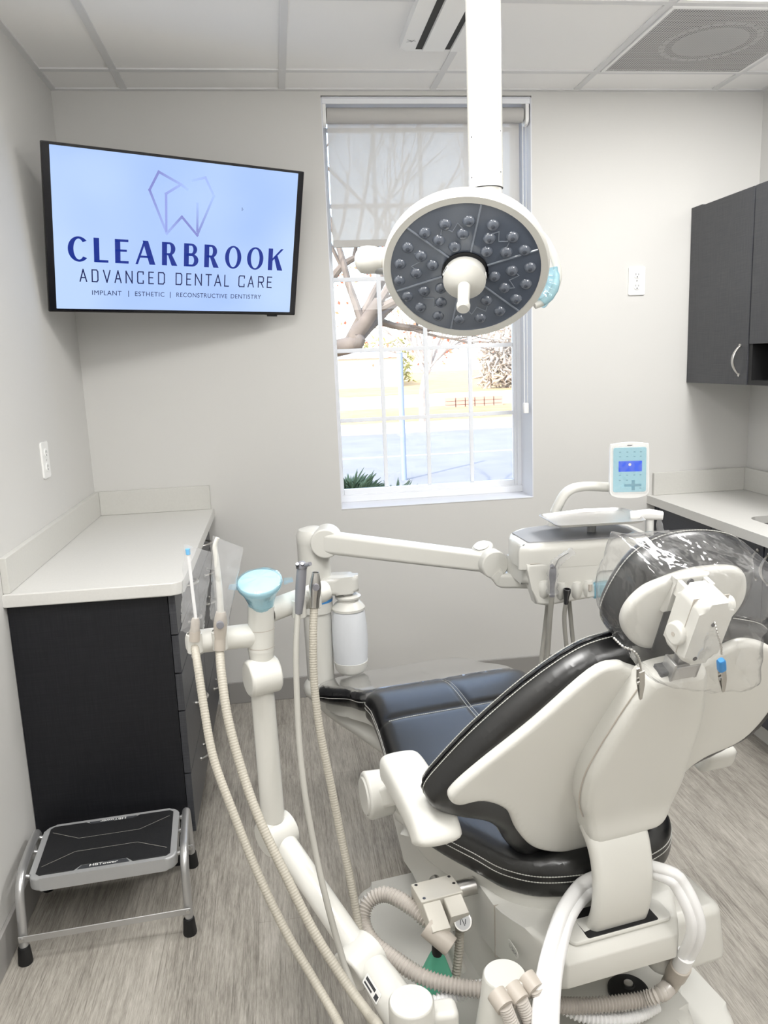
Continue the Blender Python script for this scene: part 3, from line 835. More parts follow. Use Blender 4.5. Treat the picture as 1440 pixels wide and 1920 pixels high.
wall_pt = Vector((.30, D, 1.98)); wm = tq(-.02, 0, -.042)
sweep(bm, [Vector((.30, D, 1.98)), Vector((.27, D - .10, 1.98)), wm], rrect(-.02, .02, -.03, .03, .004, 2), up=(0, 0, 1))
box(bm, .18, .42, D - .02, D, 1.86, 2.10, .002)
obj('wall_mount', bm, 'black', tv)

# ================================================================== OUTLETS
def outlet(label, mtx, sx=1, sy=1):
    o = thing('electrical_outlet', label, 'outlet', tuple(mtx.to_translation()), 'duplex wall outlets')
    bm = B(); slab(bm, rrect(-.038 * sx, .038 * sx, -.061 * sy, .061 * sy, .005), 0, .006, .003, 2, mtx=mtx); obj('cover_plate', bm, 'white', o)
    for s in (-1, 1):
        bm = B(); pts = [(.0165 * math.cos(a) if abs(math.cos(a)) < .85 else .014 * (1 if math.cos(a) > 0 else -1), s * .024 + .0145 * math.sin(a)) for a in [2 * PI * i / 24 for i in range(24)]]
        slab(bm, pts, .006, .009, .0008, 1, mtx=mtx); r = obj('receptacle', bm, 'white', o)
        bm = B()
        box(bm, -.0075, -.0055, s * .024 - .001, s * .024 + .008, .008, .0094, mtx=mtx); box(bm, .0052, .0072, s * .024 - .001, s * .024 + .007, .008, .0094, mtx=mtx)
        t_ = B(); cyl(t_, (0, s * .024 - .008, .008), (0, s * .024 - .008, .0094), .0028, n=10); put(bm, t_, mtx)
        obj('slots', bm, 'ink', r)
    bm = B(); t_ = B(); cyl(t_, (0, 0, .006), (0, 0, .0075), .0032, n=12); put(bm, t_, mtx); obj('screw', bm, 'steel', o)
outlet('white wall outlet on the window wall left of the dark upper cabinet', frame((1, 0, 0), (0, 0, 1), (0, -1, 0), (2.391, D, 1.799)))
outlet('white wall outlet on the left wall above the long counter', frame((0, 1, 0), (0, 0, 1), (1, 0, 0), (0, 2.803, 1.215)))

# ================================================================== LEFT COUNTER AND CABINET
HC = .901
ct = thing('countertop', 'long pale laminate countertop along the left wall with rounded corner', 'countertop', (.25, 2.85, HC))
r = .035
o2 = [(0, 2.252), (.49 - r, 2.252)] + [(.49 - r + r * math.sin(a), 2.252 + r - r * math.cos(a)) for a in [PI / 2 * i / 6 for i in range(1, 7)]] + [(.49, D), (0, D)]
bm = B(); slab(bm, o2, HC - .038, HC, .004, 2); obj('worktop', bm, 'countertop', ct)
bm = B(); box(bm, 0, .02, 2.262, D, HC, HC + .102, .003); obj('side_backsplash', bm, 'splash', ct)
bm = B(); box(bm, .02, .478, D - .02, D, HC, HC + .102, .003); obj('back_backsplash', bm, 'splash', ct)
cb = thing('base_cabinet', 'black drawer cabinet under the long left counter', 'cabinet', (.23, 2.85, 0))
bm = B(); box(bm, 0.002, .44, 2.292, D - .002, .10, HC - .0385); box(bm, .002, .39, 2.30, D - .002, 0, .10); obj('carcass', bm, 'black', cb)
bm = B(); box(bm, .002, .441, 2.274, 2.292, 0, HC - .0385, .001); obj('end_panel', bm, 'cab', cb)
def bow_handle(name, p0, p1, out, parent, r_=.0055, hgt=.032):
    p0 = Vector(p0); p1 = Vector(p1); out = Vector(out)
    pts = [p0 + (p1 - p0) * t + out * (hgt * math.sin(PI * t) ** .75) for t in [i / 16 for i in range(17)]]
    bm = B(); tube(bm, pts, [r_ * (.75 + .5 * math.sin(PI * i / 16)) for i in range(17)], 10, ry=.7)
    for p in (p0, p1): cyl(bm, p, p + out * .004, r_ * 1.3, n=12)
    return obj(name, bm, 'nickel', parent)
zs = [.858, .735, .617, .499, .298, .104]
for (y0, y1) in ((2.278, 2.866), (2.870, D - .02)):
    for za, zb_ in zip(zs, zs[1:]):
        bm = B(); box(bm, .442, .462, y0, y1, zb_ + .004, za, .0015); dr = obj('drawer', bm, 'cab_face', cb)
        ym = (y0 + y1) / 2; zm = (za + zb_) / 2 + .02
        bow_handle('handle', (.462, ym - .05, zm), (.462, ym + .05, zm), (1, 0, 0), dr)

# ================================================================== RIGHT COUNTER, BASE AND UPPER CABINETS
HR = .836
XF = 2.462
rt = thing('sink_countertop', 'pale laminate countertop with sink cutout along the right wall', 'countertop', (2.7, 2.6, HR))
SX0, SX1, SY0, SY1 = 2.585, 2.88, 2.42, 2.87
bm = B(); Y0 = 1.5
hole = rrect(SX0, SX1, SY0, SY1, .06, 6)
t_ = bmesh.new()
outer = [(XF, Y0), (W - .003, Y0), (W - .003, D - .002), (XF, D - .002)]
for z in (HR - .038, HR):
    vo = [t_.verts.new((x, y, z)) for x, y in outer]; vi = [t_.verts.new((x, y, z)) for x, y in hole]
    es = [t_.edges.new((a, b)) for L_ in (vo, vi) for a, b in zip(L_, L_[1:] + L_[:1])]
    bmesh.ops.triangle_fill(t_, edges=es, use_beauty=True)
    if z == HR - .038: lo = (vo, vi)
    else:
        for A_, B_ in ((lo[0], vo), (lo[1], vi)):
            for i in range(len(A_)): t_.faces.new((A_[i], A_[(i + 1) % len(A_)], B_[(i + 1) % len(A_)], B_[i]))
put(bm, t_)
obj('worktop', bm, 'countertop', rt, ang=30)
bm = B(); box(bm, XF + .024, W - .02, D - .02, D - .002, HR, HR + .105, .003); obj('back_backsplash', bm, 'splash', rt)
bm = B(); box(bm, W - .02, W - .003, Y0, D - .002, HR, HR + .105, .003); obj('side_backsplash', bm, 'splash', rt)
M['sink'] = mat('dark_composite_sink', (92, 90, 90), .4)
bm = B()
for (a, b) in (((SX0 - .004, HR - .17), 0),): pass
rim = rrect(SX0, SX1, SY0, SY1, .06, 6); inn = rrect(SX0 + .012, SX1 - .012, SY0 + .012, SY1 - .012, .055, 6); flo = rrect(SX0 + .03, SX1 - .03, SY0 + .03, SY1 - .03, .05, 6)
rings = [[bm.verts.new((x, y, z)) for x, y in L_] for L_, z in ((rim, HR - .03), (inn, HR - .04), (inn, HR - .16), (flo, HR - .18))]
for A_, B_ in zip(rings, rings[1:]):
    for i in range(len(A_)): bm.faces.new((A_[i], A_[(i + 1) % len(A_)], B_[(i + 1) % len(A_)], B_[i]))
bm.faces.new(rings[-1])
obj('sink_basin', bm, 'sink', rt)
rb = thing('sink_base_cabinet', 'dark charcoal base cabinet under the right sink counter', 'cabinet', (2.75, 2.6, 0))
bm = B(); box(bm, 2.52, W - .002, Y0 + .02, D - .002, .10, HR - .20)
box(bm, 2.52, 2.575, Y0 + .02, D - .002, HR - .20, HR - .0385); box(bm, 2.585, W - .002, 2.89, D - .002, HR - .20, HR - .0385)
obj('carcass', bm, 'black', rb)
bm = B(); box(bm, 2.56, 2.575, Y0 + .02, D - .002, 0, .10); obj('toe_kick', bm, 'splash', rb)
bm = B(); box(bm, 2.50, 2.52, 3.424, D - .002, .104, HR - .042); obj('filler_strip', bm, 'cab_low', rb)
for (y0, y1, hy) in ((2.968, 3.42, 2.995), (2.608, 2.962, 2.64), (2.20, 2.602, 2.572), (1.80, 2.194, 1.83)):
    bm = B(); box(bm, 2.50, 2.519, y0, y1, .104, HR - .042, .0015); d_ = obj('door', bm, 'cab_low', rb)
    bow_handle('handle', (2.50, hy, HR - .075), (2.50, hy, HR - .185), (-1, 0, 0), d_)
XU = 2.633
UZ0, UZ1 = 1.346, 2.093
up = thing('upper_cabinet', 'dark charcoal wall cabinet with curved handle right of the outlet', 'cabinet', (2.8, 3.2, UZ0))
bm = B(); box(bm, XU + .022, W - .002, 2.975, D - .002, UZ0, UZ1); obj('carcass', bm, 'cab_face', up)
bm = B(); box(bm, XU + .006, XU + .022, 3.372, D - .002, UZ0, UZ1 + .006); obj('filler_strip', bm, 'cab_face', up)
bm = B(); box(bm, XU, XU + .019, 2.978, 3.368, UZ0, UZ1, .0015); d_ = obj('door', bm, 'cab_face', up)
bow_handle('handle', (XU, 3.03, 1.385), (XU, 3.03, 1.50), (-1, 0, 0), d_)
NZ = P(1408, 645, x=XU).z
u2_ = thing('niche_cabinet', 'dark charcoal wall cabinet with an open niche below, at right frame edge', 'cabinet', (2.8, 2.5, UZ0))
bm = B(); box(bm, XU + .022, W - .002, 2.0, 2.973, NZ + .01, UZ1); obj('carcass', bm, 'cab_face', u2_)
bm = B(); box(bm, XU + .004, W - .002, 2.952, 2.973, UZ0, NZ + .01); box(bm, XU + .004, W - .002, 2.0, 2.02, UZ0, NZ + .01); box(bm, XU + .004, W - .002, 2.02, 2.952, UZ0, UZ0 + .018); box(bm, W - .02, W - .002, 2.02, 2.952, UZ0, NZ)
obj('open_niche', bm, 'dark_slot', u2_)
for (y0, y1, hy) in ((2.49, 2.97, 2.52), (2.0, 2.484, 2.45)):
    bm = B(); box(bm, XU, XU + .019, y0, y1, NZ, UZ1, .0015); d_ = obj('door', bm, 'cab_face', u2_)
    bow_handle('handle', (XU, hy, NZ + .04), (XU, hy, NZ + .155), (-1, 0, 0), d_)

# ================================================================== CEILING FITTINGS
lt_ = thing('ceiling_light', 'recessed bright ceiling light panel beside the perforated grille', 'ceiling light', (2.411, 2.328, H))
bm = B(); ringbox_ = lambda b_, x0, x1, y0, y1, w_, z0, z1: [box(b_, x0, x0 + w_, y0, y1, z0, z1), box(b_, x1 - w_, x1, y0, y1, z0, z1), box(b_, x0 + w_, x1 - w_, y0, y0 + w_, z0, z1), box(b_, x0 + w_, x1 - w_, y1 - w_, y1, z0, z1)]
ringbox_(bm, 2.121, 2.702, 2.038, 2.618, .02, H - .009, H - .002); obj('frame', bm, 'white', lt_)
bm = B(); box(bm, 2.14, 2.683, 2.057, 2.599, H - .007, H - .003); obj('diffuser', bm, 'light_panel', lt_)
# perforated return grille
vm, vt, vp = new_mat('perforated_plate')
vc = vt.nodes.new('ShaderNodeTexCoord'); vv = vt.nodes.new('ShaderNodeTexVoronoi'); vv.inputs['Scale'].default_value = 105; vv.inputs['Randomness'].default_value = 0
vmth = vt.nodes.new('ShaderNodeMath'); vmth.operation = 'LESS_THAN'; vmth.inputs[1].default_value = .43
vtr = vt.nodes.new('ShaderNodeBsdfTransparent'); vmx = vt.nodes.new('ShaderNodeMixShader')
vt.links.new(vc.outputs['Object'], vv.inputs['Vector']); vt.links.new(vv.outputs[0], vmth.inputs[0]); vt.links.new(vmth.outputs[0], vmx.inputs[0])
vp.inputs['Base Color'].default_value = srgb(196, 195, 194); vp.inputs['Roughness'].default_value = .5
vt.links.new(vp.outputs[0], vmx.inputs[1]); vt.links.new(vtr.outputs[0], vmx.inputs[2]); vt.links.new(vmx.outputs[0], vt.nodes['Material Output'].inputs[0])
vg = thing('return_air_grille', 'square perforated metal air grille in the ceiling near the right wall', 'air vent', (2.411, 2.938, H))
bm = B(); ringbox_(bm, 2.121, 2.702, 2.648, 3.228, .012, H - .010, H - .002); obj('frame', bm, 'white', vg)
bm = B(); f_ = [bm.verts.new(v) for v in ((2.133, 2.66, H - .0095), (2.69, 2.66, H - .0095), (2.69, 3.216, H - .0095), (2.133, 3.216, H - .0095))]; bm.faces.new(f_)
obj('perforated_plate', bm, vm, vg, smooth=False)
bm = B(); box(bm, 2.133, 2.69, 2.66, 3.216, H - .003, H - .0005); obj('plenum_back', bm, 'ink', vg)
bm = B()
for i in range(26):
    a = 2 * PI * i / 26
    box(bm, -.010, .010, -.016, .016, H - .0065, H - .003, 0, 1, Matrix.Translation((2.411 + .165 * math.cos(a), 2.938 + .165 * math.sin(a), 0)) @ Matrix.Rotation(a, 4, 'Z'))
lathe(bm, [(.0, -.002), (.06, -.003), (.10, -.0005), (.13, -.003)], (2.411, 2.938, H - .003), (0, 0, 1), 32)
obj('diffuser_ring', bm, 'silver_paint', vg)
# slim ceiling air unit
AX0, AX1, AY0, AY1 = 1.285, 1.52, 1.95, 2.975
ac = thing('ceiling_air_unit', 'white slotted ceiling air unit behind the lamp pole', 'air conditioner', ((AX0 + AX1) / 2, 2.4, H))
bm = B(); slab(bm, rrect(AX0, AX1, AY0, AY1, .02, 5), H - .028, H, .010, 3, bev_lo=None); obj('housing', bm, 'white', ac)
ZA = H - .028
for nm, x0, x1, m_ in (('air_slot', AX0 + .055, AX0 + .078, 'dark_slot'), ('air_slot', AX0 + .158, AX0 + .176, 'dark_slot'), ):
    bm = B(); box(bm, x0, x1, AY0 + .05, AY1 - .02, ZA - .001, ZA + .004); obj(nm, bm, m_, ac)
for x0, x1 in ((AX0 + .080, AX0 + .156), (AX0 + .178, AX0 + .222)):
    bm = B(); box(bm, x0, x1, AY0 + .05, AY1 - .012, ZA - .006, ZA + .002, .002); obj('vane', bm, 'white', ac)
bm = B(); strokes(bm, [[(0, 0), (.5, .5), (1, 0)], [(.5, .5), (.5, 1)], [(0, .8), (1, .5)]], 0, .02, 0, .03, .0009, 0)
bmesh.ops.transform(bm, matrix=frame((0, 1, 0), (1, 0, 0), (0, 0, -1), (AX0 + .014, AY1 - .10, ZA - .0008)), verts=bm.verts); obj('maker_mark', bm, 'ink', ac, smooth=False)

# ================================================================== STEP STOOL
ss = thing('step_stool', 'low silver step stool with black ribbed tread in front of the black cabinet', 'step stool', (.245, 2.09, 0))
def sq(u, v, z): return P(u, v, z=z)
ZT = .212
c0 = [sq(48, 1648, ZT), sq(333, 1606, ZT), sq(338, 1513, ZT), sq(85, 1553, ZT)]   # near-left, near-right, far-right, far-left
ex = ((c0[1] - c0[0]) + (c0[2] - c0[3])).normalized(); ey = Vector((0, 0, 1)).cross(ex)
ctr = (c0[0] + c0[1] + c0[2] + c0[3]) / 4
SWx, SWy = .188, .128
SF = frame(ex, ey, (0, 0, 1), (ctr.x, ctr.y, 0))
bm = B(); slab(bm, rrect(-SWx, SWx, -SWy, SWy, .03, 6), ZT - .036, ZT, .006, 3, mtx=SF); deck = obj('platform', bm, 'silver_paint', ss)
notch = []
tx, ty = SWx - .017, SWy - .014
tread = [(-tx + .01, -ty), (-.075, -ty), (-.058, -ty + .020), (.058, -ty + .020), (.075, -ty), (tx - .01, -ty), (tx, -ty + .01), (tx, ty - .01), (tx - .01, ty), (.075, ty), (.058, ty - .014), (-.058, ty - .014), (-.075, ty), (-tx + .01, ty), (-tx, ty - .01), (-tx, -ty + .01)]
bm = B(); slab(bm, tread, ZT - .001, ZT + .0025, .001, 1, mtx=SF); obj('tread_mat', bm, 'tread', ss)
bm = B(); strokes(bm, [[(0, .9), (.24, .66), (.75, .66), (1, .9)], [(0, .1), (.24, .34), (.75, .34), (1, .1)]], -tx + .01, tx - .01, -ty + .015, ty - .012, .0006, ZT + .0029)
bmesh.ops.transform(bm, matrix=SF, verts=bm.verts); obj('tread_grooves', bm, 'hose_thin', deck, smooth=False)
for s, yy_ in ((0, -ty + .001), (1, ty - .001)):
    bm = B(); a, b = (-.058, .058); h_ = .012
    if s == 0: pts = [(-.066, yy_), (.066, yy_), (.056, yy_ + .0155), (-.056, yy_ + .0155)]
    else: pts = [(.066, yy_), (-.066, yy_), (-.056, yy_ - .011), (.056, yy_ - .011)]
    slab(bm, pts, ZT - .001, ZT + .0018, mtx=SF); pl = obj('name_plate', bm, 'ink', ss)
    tb = fit_text('HBTower', -.036, .036, yy_ + .003, yy_ + .013, 1, .008, ZT + .0022) if s == 0 else fit_text('HBTower', -.036, .036, -.005, .005, 1, .008, ZT + .0022)
    if s: bmesh.ops.transform(tb, matrix=Matrix.Translation((0, yy_ - .0055, 0)) @ Matrix.Rotation(PI, 4, 'Z'), verts=tb.verts)
    bmesh.ops.transform(tb, matrix=SF, verts=tb.verts); obj('lettering', tb, 'letter_white', pl, smooth=False)
fx = .208
feet = {}
for s in (-1, 1):
    bm = B()
    yn, yf = -.158, .146
    pts = spline([(s * fx, yn, .03), (s * fx, yn + .012, .10), (s * fx, yn + .025, ZT - .035), (s * fx, yn + .055, ZT - .004), (s * fx, yn + .10, ZT + .006),
                  (s * fx, yf - .075, ZT + .004), (s * fx, yf - .04, ZT - .012), (s * fx, yf - .016, .12), (s * fx, yf, .03)], 8)
    pts = [SF @ p for p in pts]
    tube(bm, pts, .0115, 16); leg = obj('leg_frame', bm, 'tube_silver', ss)
    for yy_ in (yn, yf):
        p = SF @ Vector((s * fx, yy_, 0)); bm = B(); lathe(bm, [(0, 0), (.017, 0), (.0185, .004), (.015, .045), (.0135, .048), (0, .048)], p, (0, 0, 1), 20); obj('rubber_foot', bm, 'rubber', ss)
    bm = B()
    for yy_ in (-.09, .02, .09):
        cyl(bm, SF @ Vector((s * (SWx - .004), yy_, ZT - .014)), SF @ Vector((s * fx, yy_, ZT - .008)), .006, n=10)
    obj('hinge_pin', bm, 'tube_silver', ss)
for yy_, z in ((-.158 + .004, .074), (.146 - .006, .074)):
    bm = B(); box(bm, -fx - .008, fx + .008, yy_ - .015, yy_ - .0125, z - .009, z + .009, .0008, 1, SF)
    obj('cross_brace', bm, 'tube_silver', ss)
    for s in (-1, 1):
        bm = B(); a = SF @ Vector((s * fx, yy_ - .018, z)); b = SF @ Vector((s * fx, yy_ - .010, z)); cyl(bm, a, b, .005, n=12); obj('rivet', bm, 'steel', ss)
# ================================================================== DENTAL CHAIR
AY_ = math.radians(9.5)
CH = Vector((math.sin(AY_), -math.cos(AY_), 0)); CL = Vector((math.cos(AY_), math.sin(AY_), 0)); CO = Vector((1.25, 2.32, 0)); UPV = Vector((0, 0, 1))
def K(u, l, z): return CO + CH * u + CL * l + UPV * z
def KL(px, py, l):           # point on the chair's plane at lateral offset l
    return onplane(px, py, CO + CL * l, CL)
TH = math.radians(22)
BN = CH * math.cos(TH) - UPV * math.sin(TH); BS = CH * math.sin(TH) + UPV * math.cos(TH); BP = K(.90, 0, .50)
def BK(l, s, d): return BP + CL * l + BS * s + BN * d
def interp(tab, u):
    if u <= tab[0][0]: return tab[0][1]
    for i in range(len(tab) - 1):
        (a, x), (b, y) = tab[i], tab[i + 1]
        if u <= b:
            sl = lambda k: (tab[min(k + 1, len(tab) - 1)][1] - tab[max(k - 1, 0)][1]) / (tab[min(k + 1, len(tab) - 1)][0] - tab[max(k - 1, 0)][0])
            h_ = b - a; t = (u - a) / h_; m0, m1 = sl(i) * h_, sl(i + 1) * h_
            return (2 * t ** 3 - 3 * t * t + 1) * x + (t ** 3 - 2 * t * t + t) * m0 + (3 * t * t - 2 * t ** 3) * y + (t ** 3 - t * t) * m1
    return tab[-1][1]
chair = thing('dental_chair', 'black and cream dental chair with upright backrest seen from behind', 'dental chair', tuple(K(.6, 0, 0)))
ZT_ = [(-.36, .430), (-.30, .442), (-.18, .466), (-.02, .506), (.06, .520), (.20, .512), (.40, .497), (.70, .490), (.95, .498)]
def thread(name, pts, parent, r=.0011, m='stitch', dash=.006):
    q = resample(pts, dash / 4); bm = B()
    tube(bm, q, [r if (i % 4) in (0, 1, 2) else r * .25 for i in range(len(q))], 5); return obj(name, bm, m, parent)
# seat cushion ------------------------------------------------------
seat_o = [(0.0, -.250), (.10, -.262), (.20, -.272), (.35, -.293), (.50, -.313), (.60, -.314), (.69, -.284), (.785, -.238), (.865, -.200), (.92, -.130), (.942, 0), (.92, .130), (.865, .200),
          (.785, .238), (.69, .284), (.60, .312), (.35, .296), (.10, .272), (0.0, .255), (-.012, .12), (-.012, -.12)]
def seat_warp(u, l, t):
    z = interp(ZT_, u) - .092 + t
    if t > .04:
        g = math.exp(-((u - .205) / .009) ** 2) * .9
        if u < .36: g = max(g, math.exp(-(l / .008) ** 2) * (1 - max(0, u - .25) / .11 if u > .25 else 1))
        z -= .007 * g * (t / .092)
        z += .004 * math.sin(min(1, max(0, u / .2)) * PI) * (1 if u < .2 else 0)
        z -= .010 * max(0, (abs(l) - .16) / .14) ** 2
    return K(u, l, z)
bm = B(); pillow(bm, outline2(seat_o, 6), 0, .092, .034, .011, seat_warp, .022, rings=(.04, .12, .3)); seat = obj('seat_cushion', bm, 'leather', chair, ang=89)
so = outline2(seat_o, 8)
def ring_path(o, z_of, out, mapf=None):
    """closed path around an outline at height z_of, pushed outward"""
    n = len(o); sg = 1 if sum(o[i][0] * o[(i + 1) % n][1] - o[(i + 1) % n][0] * o[i][1] for i in range(n)) > 0 else -1
    res = []
    for i in range(n + 1):
        a = Vector(o[(i - 1) % n]); b = Vector(o[(i + 1) % n]); d = (b - a).normalized(); nr = Vector((d.y, -d.x)) * sg
        p = Vector(o[i % n]) + nr * out; res.append(mapf(p.x, p.y, z_of))
    return res
for dz, ins in ((.056, .0006), (.043, .0006)):
    pth = ring_path(so, dz, ins, mapf=lambda u, l, t: K(u, l, interp(ZT_, u) - .092 + t))
    thread('stitching', pth, seat)
thread('stitching', [seat_warp(.212, -.245 + .49 * i / 40, .092) + UPV * .0006 for i in range(41)], seat)
for s_ in (-.005, .005): thread('stitching', [seat_warp(.0 + .38 * i / 40, s_, .092) + UPV * .0006 for i in range(41)], seat)
# toe end of the leg rest
toe_o = [(.0, -.252), (-.12, -.284), (-.22, -.330), (-.285, -.345), (-.325, -.29), (-.345, -.05), (-.345, .13), (-.325, .185), (-.25, .214), (.0, .25), (.02, .1), (.02, -.1)]
def toe_warp(u, l, t):
    z = interp(ZT_, u) - .082 + t
    if t > .04: z -= .004 * math.exp(-(l / .008) ** 2) + .010 * max(0, (abs(l) - .16) / .14) ** 2
    return K(u, l, z)
bm = B(); pillow(bm, outline2(toe_o, 6), .010, .082, .026, .012, toe_warp, .02); toe = obj('leg_rest_cushion', bm, 'leather', chair, ang=89)
thread('stitching', ring_path(outline2(toe_o, 8), .050, .0006, mapf=toe_warp), toe)
bm = B(); slab(bm, outline2([(.35, -.20), (.05, -.235), (-.12, -.268), (-.25, -.305), (-.31, -.29), (-.335, 0), (-.30, .17), (-.1, .22), (.35, .20)], 5), -.028, .016, .016, 3, .05, lambda u, l, t: K(u, l, interp(ZT_, u) - .084 + t - max(0, u) * .08))
obj('leg_rest_shell', bm, 'cream', chair, ang=89)
# seat skirt and lift casting
sk = [(.34, -.27), (.50, -.297), (.60, -.297), (.69, -.268), (.785, -.224), (.86, -.19), (.91, -.12), (.93, 0), (.91, .12), (.86, .19), (.69, .27), (.5, .30), (.34, .27)]
bm = B(); slab(bm, outline2(sk, 5), .345, .408, .024, 4, .05, lambda u, l, z: K(u, l * (1 - .5 * max(0, .40 - z)), z)); obj('seat_shell', bm, 'cream', chair, ang=89)
bm = B()
for (a, b) in (((.20, .24, .38), (.42, .13, .355)),): pass
prof = [(.14, .37), (.205, .25), (.36, .185), (.42, .14), (.62, .14), (.66, .37)]
slab(bm, prof, -.258, .24, .03, 3, 0, lambda x, y, t: K(x, t, y)); obj('lift_arm_cover', bm, 'cream', chair, ang=50)
# rear body under the backrest
LC = -.028
body_side = [(.44, .375), (.44, .25), (.60, .205), (.86, .262), (1.00, .275), (1.025, .295), (1.028, .345), (1.01, .372), (.94, .378)]
def body_fn(x, y, t):
    k = 1.0 - .34 * max(0, min(1, (x - .86) / .16)) ** 1.3
    return K(x, LC + t * k, y)
bm = B(); slab(bm, body_side, -.195, .205, .018, 3, .03, body_fn); body = obj('chair_body', bm, 'cream', chair, ang=45)
bm = B(); slab(bm, [(.856, .255), (.856, .3765), (.8585, .3765), (.8585, .255)], -.1955, .2055, 0, 1, 0, body_fn); obj('body_seam', bm, 'cuff', body)
# rear deck with slot
bm = B(); slab(bm, rrect(.955, 1.015, LC - .105, LC + .125, .015, 4), .374, .3835, .004, 2, 0, lambda u, l, z: K(u, l, z - .10 * max(0, u - .985))); obj('rear_deck_cover', bm, 'cream', chair)
bm = B(); slab(bm, rrect(.935, 1.012, LC - .068, LC + .092, .004, 2), .376, .3842, .0005, 1, 0, lambda u, l, z: K(u, l, z - .10 * max(0, u - .985))); obj('spine_slot', bm, 'dark_slot', chair)
bm = B(); slab(bm, rrect(.72, .88, .12, .30, .03, 4), .20, .34, .02, 3, 0, lambda u, l, z: K(u + .1, l + LC - .02 * (z - .2) / .14, z)); obj('side_cover', bm, 'cream', chair)
tb = fit_text('adec', -.017, .017, -.006, .006, 1.05, .01, .0012)
e1 = CH; 
c_ = KL(985, 1789, -.208)
# lettering sits on the body's left flank
bm = B(); slab(bm, rrect(-.023, .023, -.010, .010, .009, 5), 0, .0012, .0005, 1, mtx=frame(CH, UPV, CL * -1, K(.93, LC - .188, .328))); bd = obj('badge', bm, 'cream', chair)
bmesh.ops.transform(tb, matrix=frame(CH, UPV, CL * -1, K(.93, LC - .188, .328)), verts=tb.verts); obj('lettering', tb, 'ink', bd, smooth=False)
# floor plinth and pump housing
bm = B(); slab(bm, rrect(.30, 1.0, -.40, .20, .06, 6), .0, .085, .03, 4, 0, lambda u, l, z: K(u, l, z), bev_lo=0); obj('floor_plinth', bm, 'cream', chair)
bm = B(); slab(bm, rrect(.40, .76, -.20, .18, .05, 5), .06, .26, .03, 3, 0, lambda u, l, z: K(u, l, z)); obj('pedestal', bm, 'cream', chair)
bm = B(); slab(bm, rrect(.62, 1.02, .02, .30, .08, 6), .0, .055, .02, 3, 0, lambda u, l, z: K(u, l, z), bev_lo=0); obj('rear_foot_plate', bm, 'cream', chair)
q = P(1178, 1856, z=.092)
bm = B(); lathe(bm, [(0, -.006), (.045, -.006), (.045, .002), (.036, .010), (.014, .012), (.012, .016), (0, .016)], q, (0, 0, 1), 28); obj('floor_cap', bm, 'rubber', chair)
bm = B(); lathe(bm, [(0, 0), (.010, 0), (.010, .003), (.005, .004), (0, .004)], q + UPV * .016, (0, 0, 1), 16); obj('cap_screw', bm, 'steel', chair)
a = P(1180, 1815, z=.075); b = P(1262, 1855, z=.065)
bm = B(); sweep(bm, [a, a.lerp(b, .5), b], rrect(-.016, .016, -.008, .008, .007, 4), up=(0, 0, 1)); ball(bm, b, .016, 16, sz=.5); obj('pedal_lever', bm, 'cream', chair)

# backrest -------------------------------------------------------------
shell_o = [(.02, .466), (-.021, .474), (-.060, .492), (-.090, .506), (-.138, .493), (-.229, .393), (-.317, .308), (-.358, .262), (-.366, .236), (-.346, .214), (-.298, .211), (-.243, .169), (-.207, .095),
           (-.160, .030), (-.092, -.008), (-.018, -.016), (.060, -.010), (.118, .020), (.142, .060), (.145, .102), (.150, .160), (.187, .200), (.262, .228), (.300, .285), (.310, .365), (.278, .445), (.232, .487), (.175, .508), (.135, .500), (.100, .478), (.06, .468)]
def wing(l): return -.055 * (max(0, abs(l + .028) - .12) / .25) ** 2
bm = B(); pillow(bm, outline2(shell_o, 5), -.018, .004, .011, .010, lambda x, y, t: BK(x, y, t), .006); obj('backrest_shell', bm, 'cream', chair, ang=89)
cush_o = [(.06, .520), (0, .520), (-.058, .514), (-.131, .497), (-.214, .437), (-.302, .345), (-.362, .263), (-.390, .211), (-.380, .175), (-.333, .140), (-.268, .105), (-.226, .060), (-.198, .005), (-.137, -.060), (-.043, -.090),
          (.03, -.09), (.11, -.06), (.150, .0), (.165, .07), (.19, .135), (.25, .165), (.325, .205), (.362, .29), (.350, .385), (.285, .470), (.218, .503), (.14, .520)]
bm = B(); pillow(bm, outline2(cush_o, 5), -.098, -.014, .034, .010, lambda x, y, t: BK(x, y, t), .036, rings=(.04, .12, .3)); bc = obj('backrest_cushion', bm, 'leather', chair, ang=89)
for dd, ins in ((-.062, .0006), (-.082, -.0050)):
    thread('stitching', ring_path(outline2(cush_o, 8), dd, ins, mapf=lambda x, y, t: BK(x, y, t)), bc, .0012)
thread('piping', ring_path(outline2(cush_o, 8), -.072, -.0008, mapf=lambda x, y, t: BK(x, y, t)), bc, .0026, 'piping', .04)
# spine cover
spine_o = [(-.045, .503), (-.060, .485), (-.080, .430), (-.107, .336), (-.119, .269), (-.113, .20), (-.094, .150), (-.075, .088), (-.05, .075), (.03, .088), (.076, .096), (.098, .13), (.108, .20), (.104, .26), (.097, .38), (.080, .455), (.066, .497), (.050, .508), (.0, .510)]
bm = B(); pillow(bm, outline2(spine_o, 5), .0, .052, .022, .007, lambda x, y, t: BK(x, y, t + (.012 * math.exp(-((y - .10) / .035) ** 2) if t > .02 else 0)), .0); sc = obj('spine_cover', bm, 'cream', chair, ang=89)
seam = [BK(x, y, .0335) for x, y in ((-.0605, .487), (-.081, .43), (-.108, .336), (-.120, .27), (-.1145, .20), (-.095, .15))]
bm = B(); tube(bm, spline(seam, 8), .0012, 6); obj('cover_seam', bm, 'cuff', sc)
bm = B(); box(bm, -.032, .042, .500, .5135, .016, .042, .002, 1, frame(CL, BS, BN, BP)); obj('headrest_socket', bm, 'ink', chair)
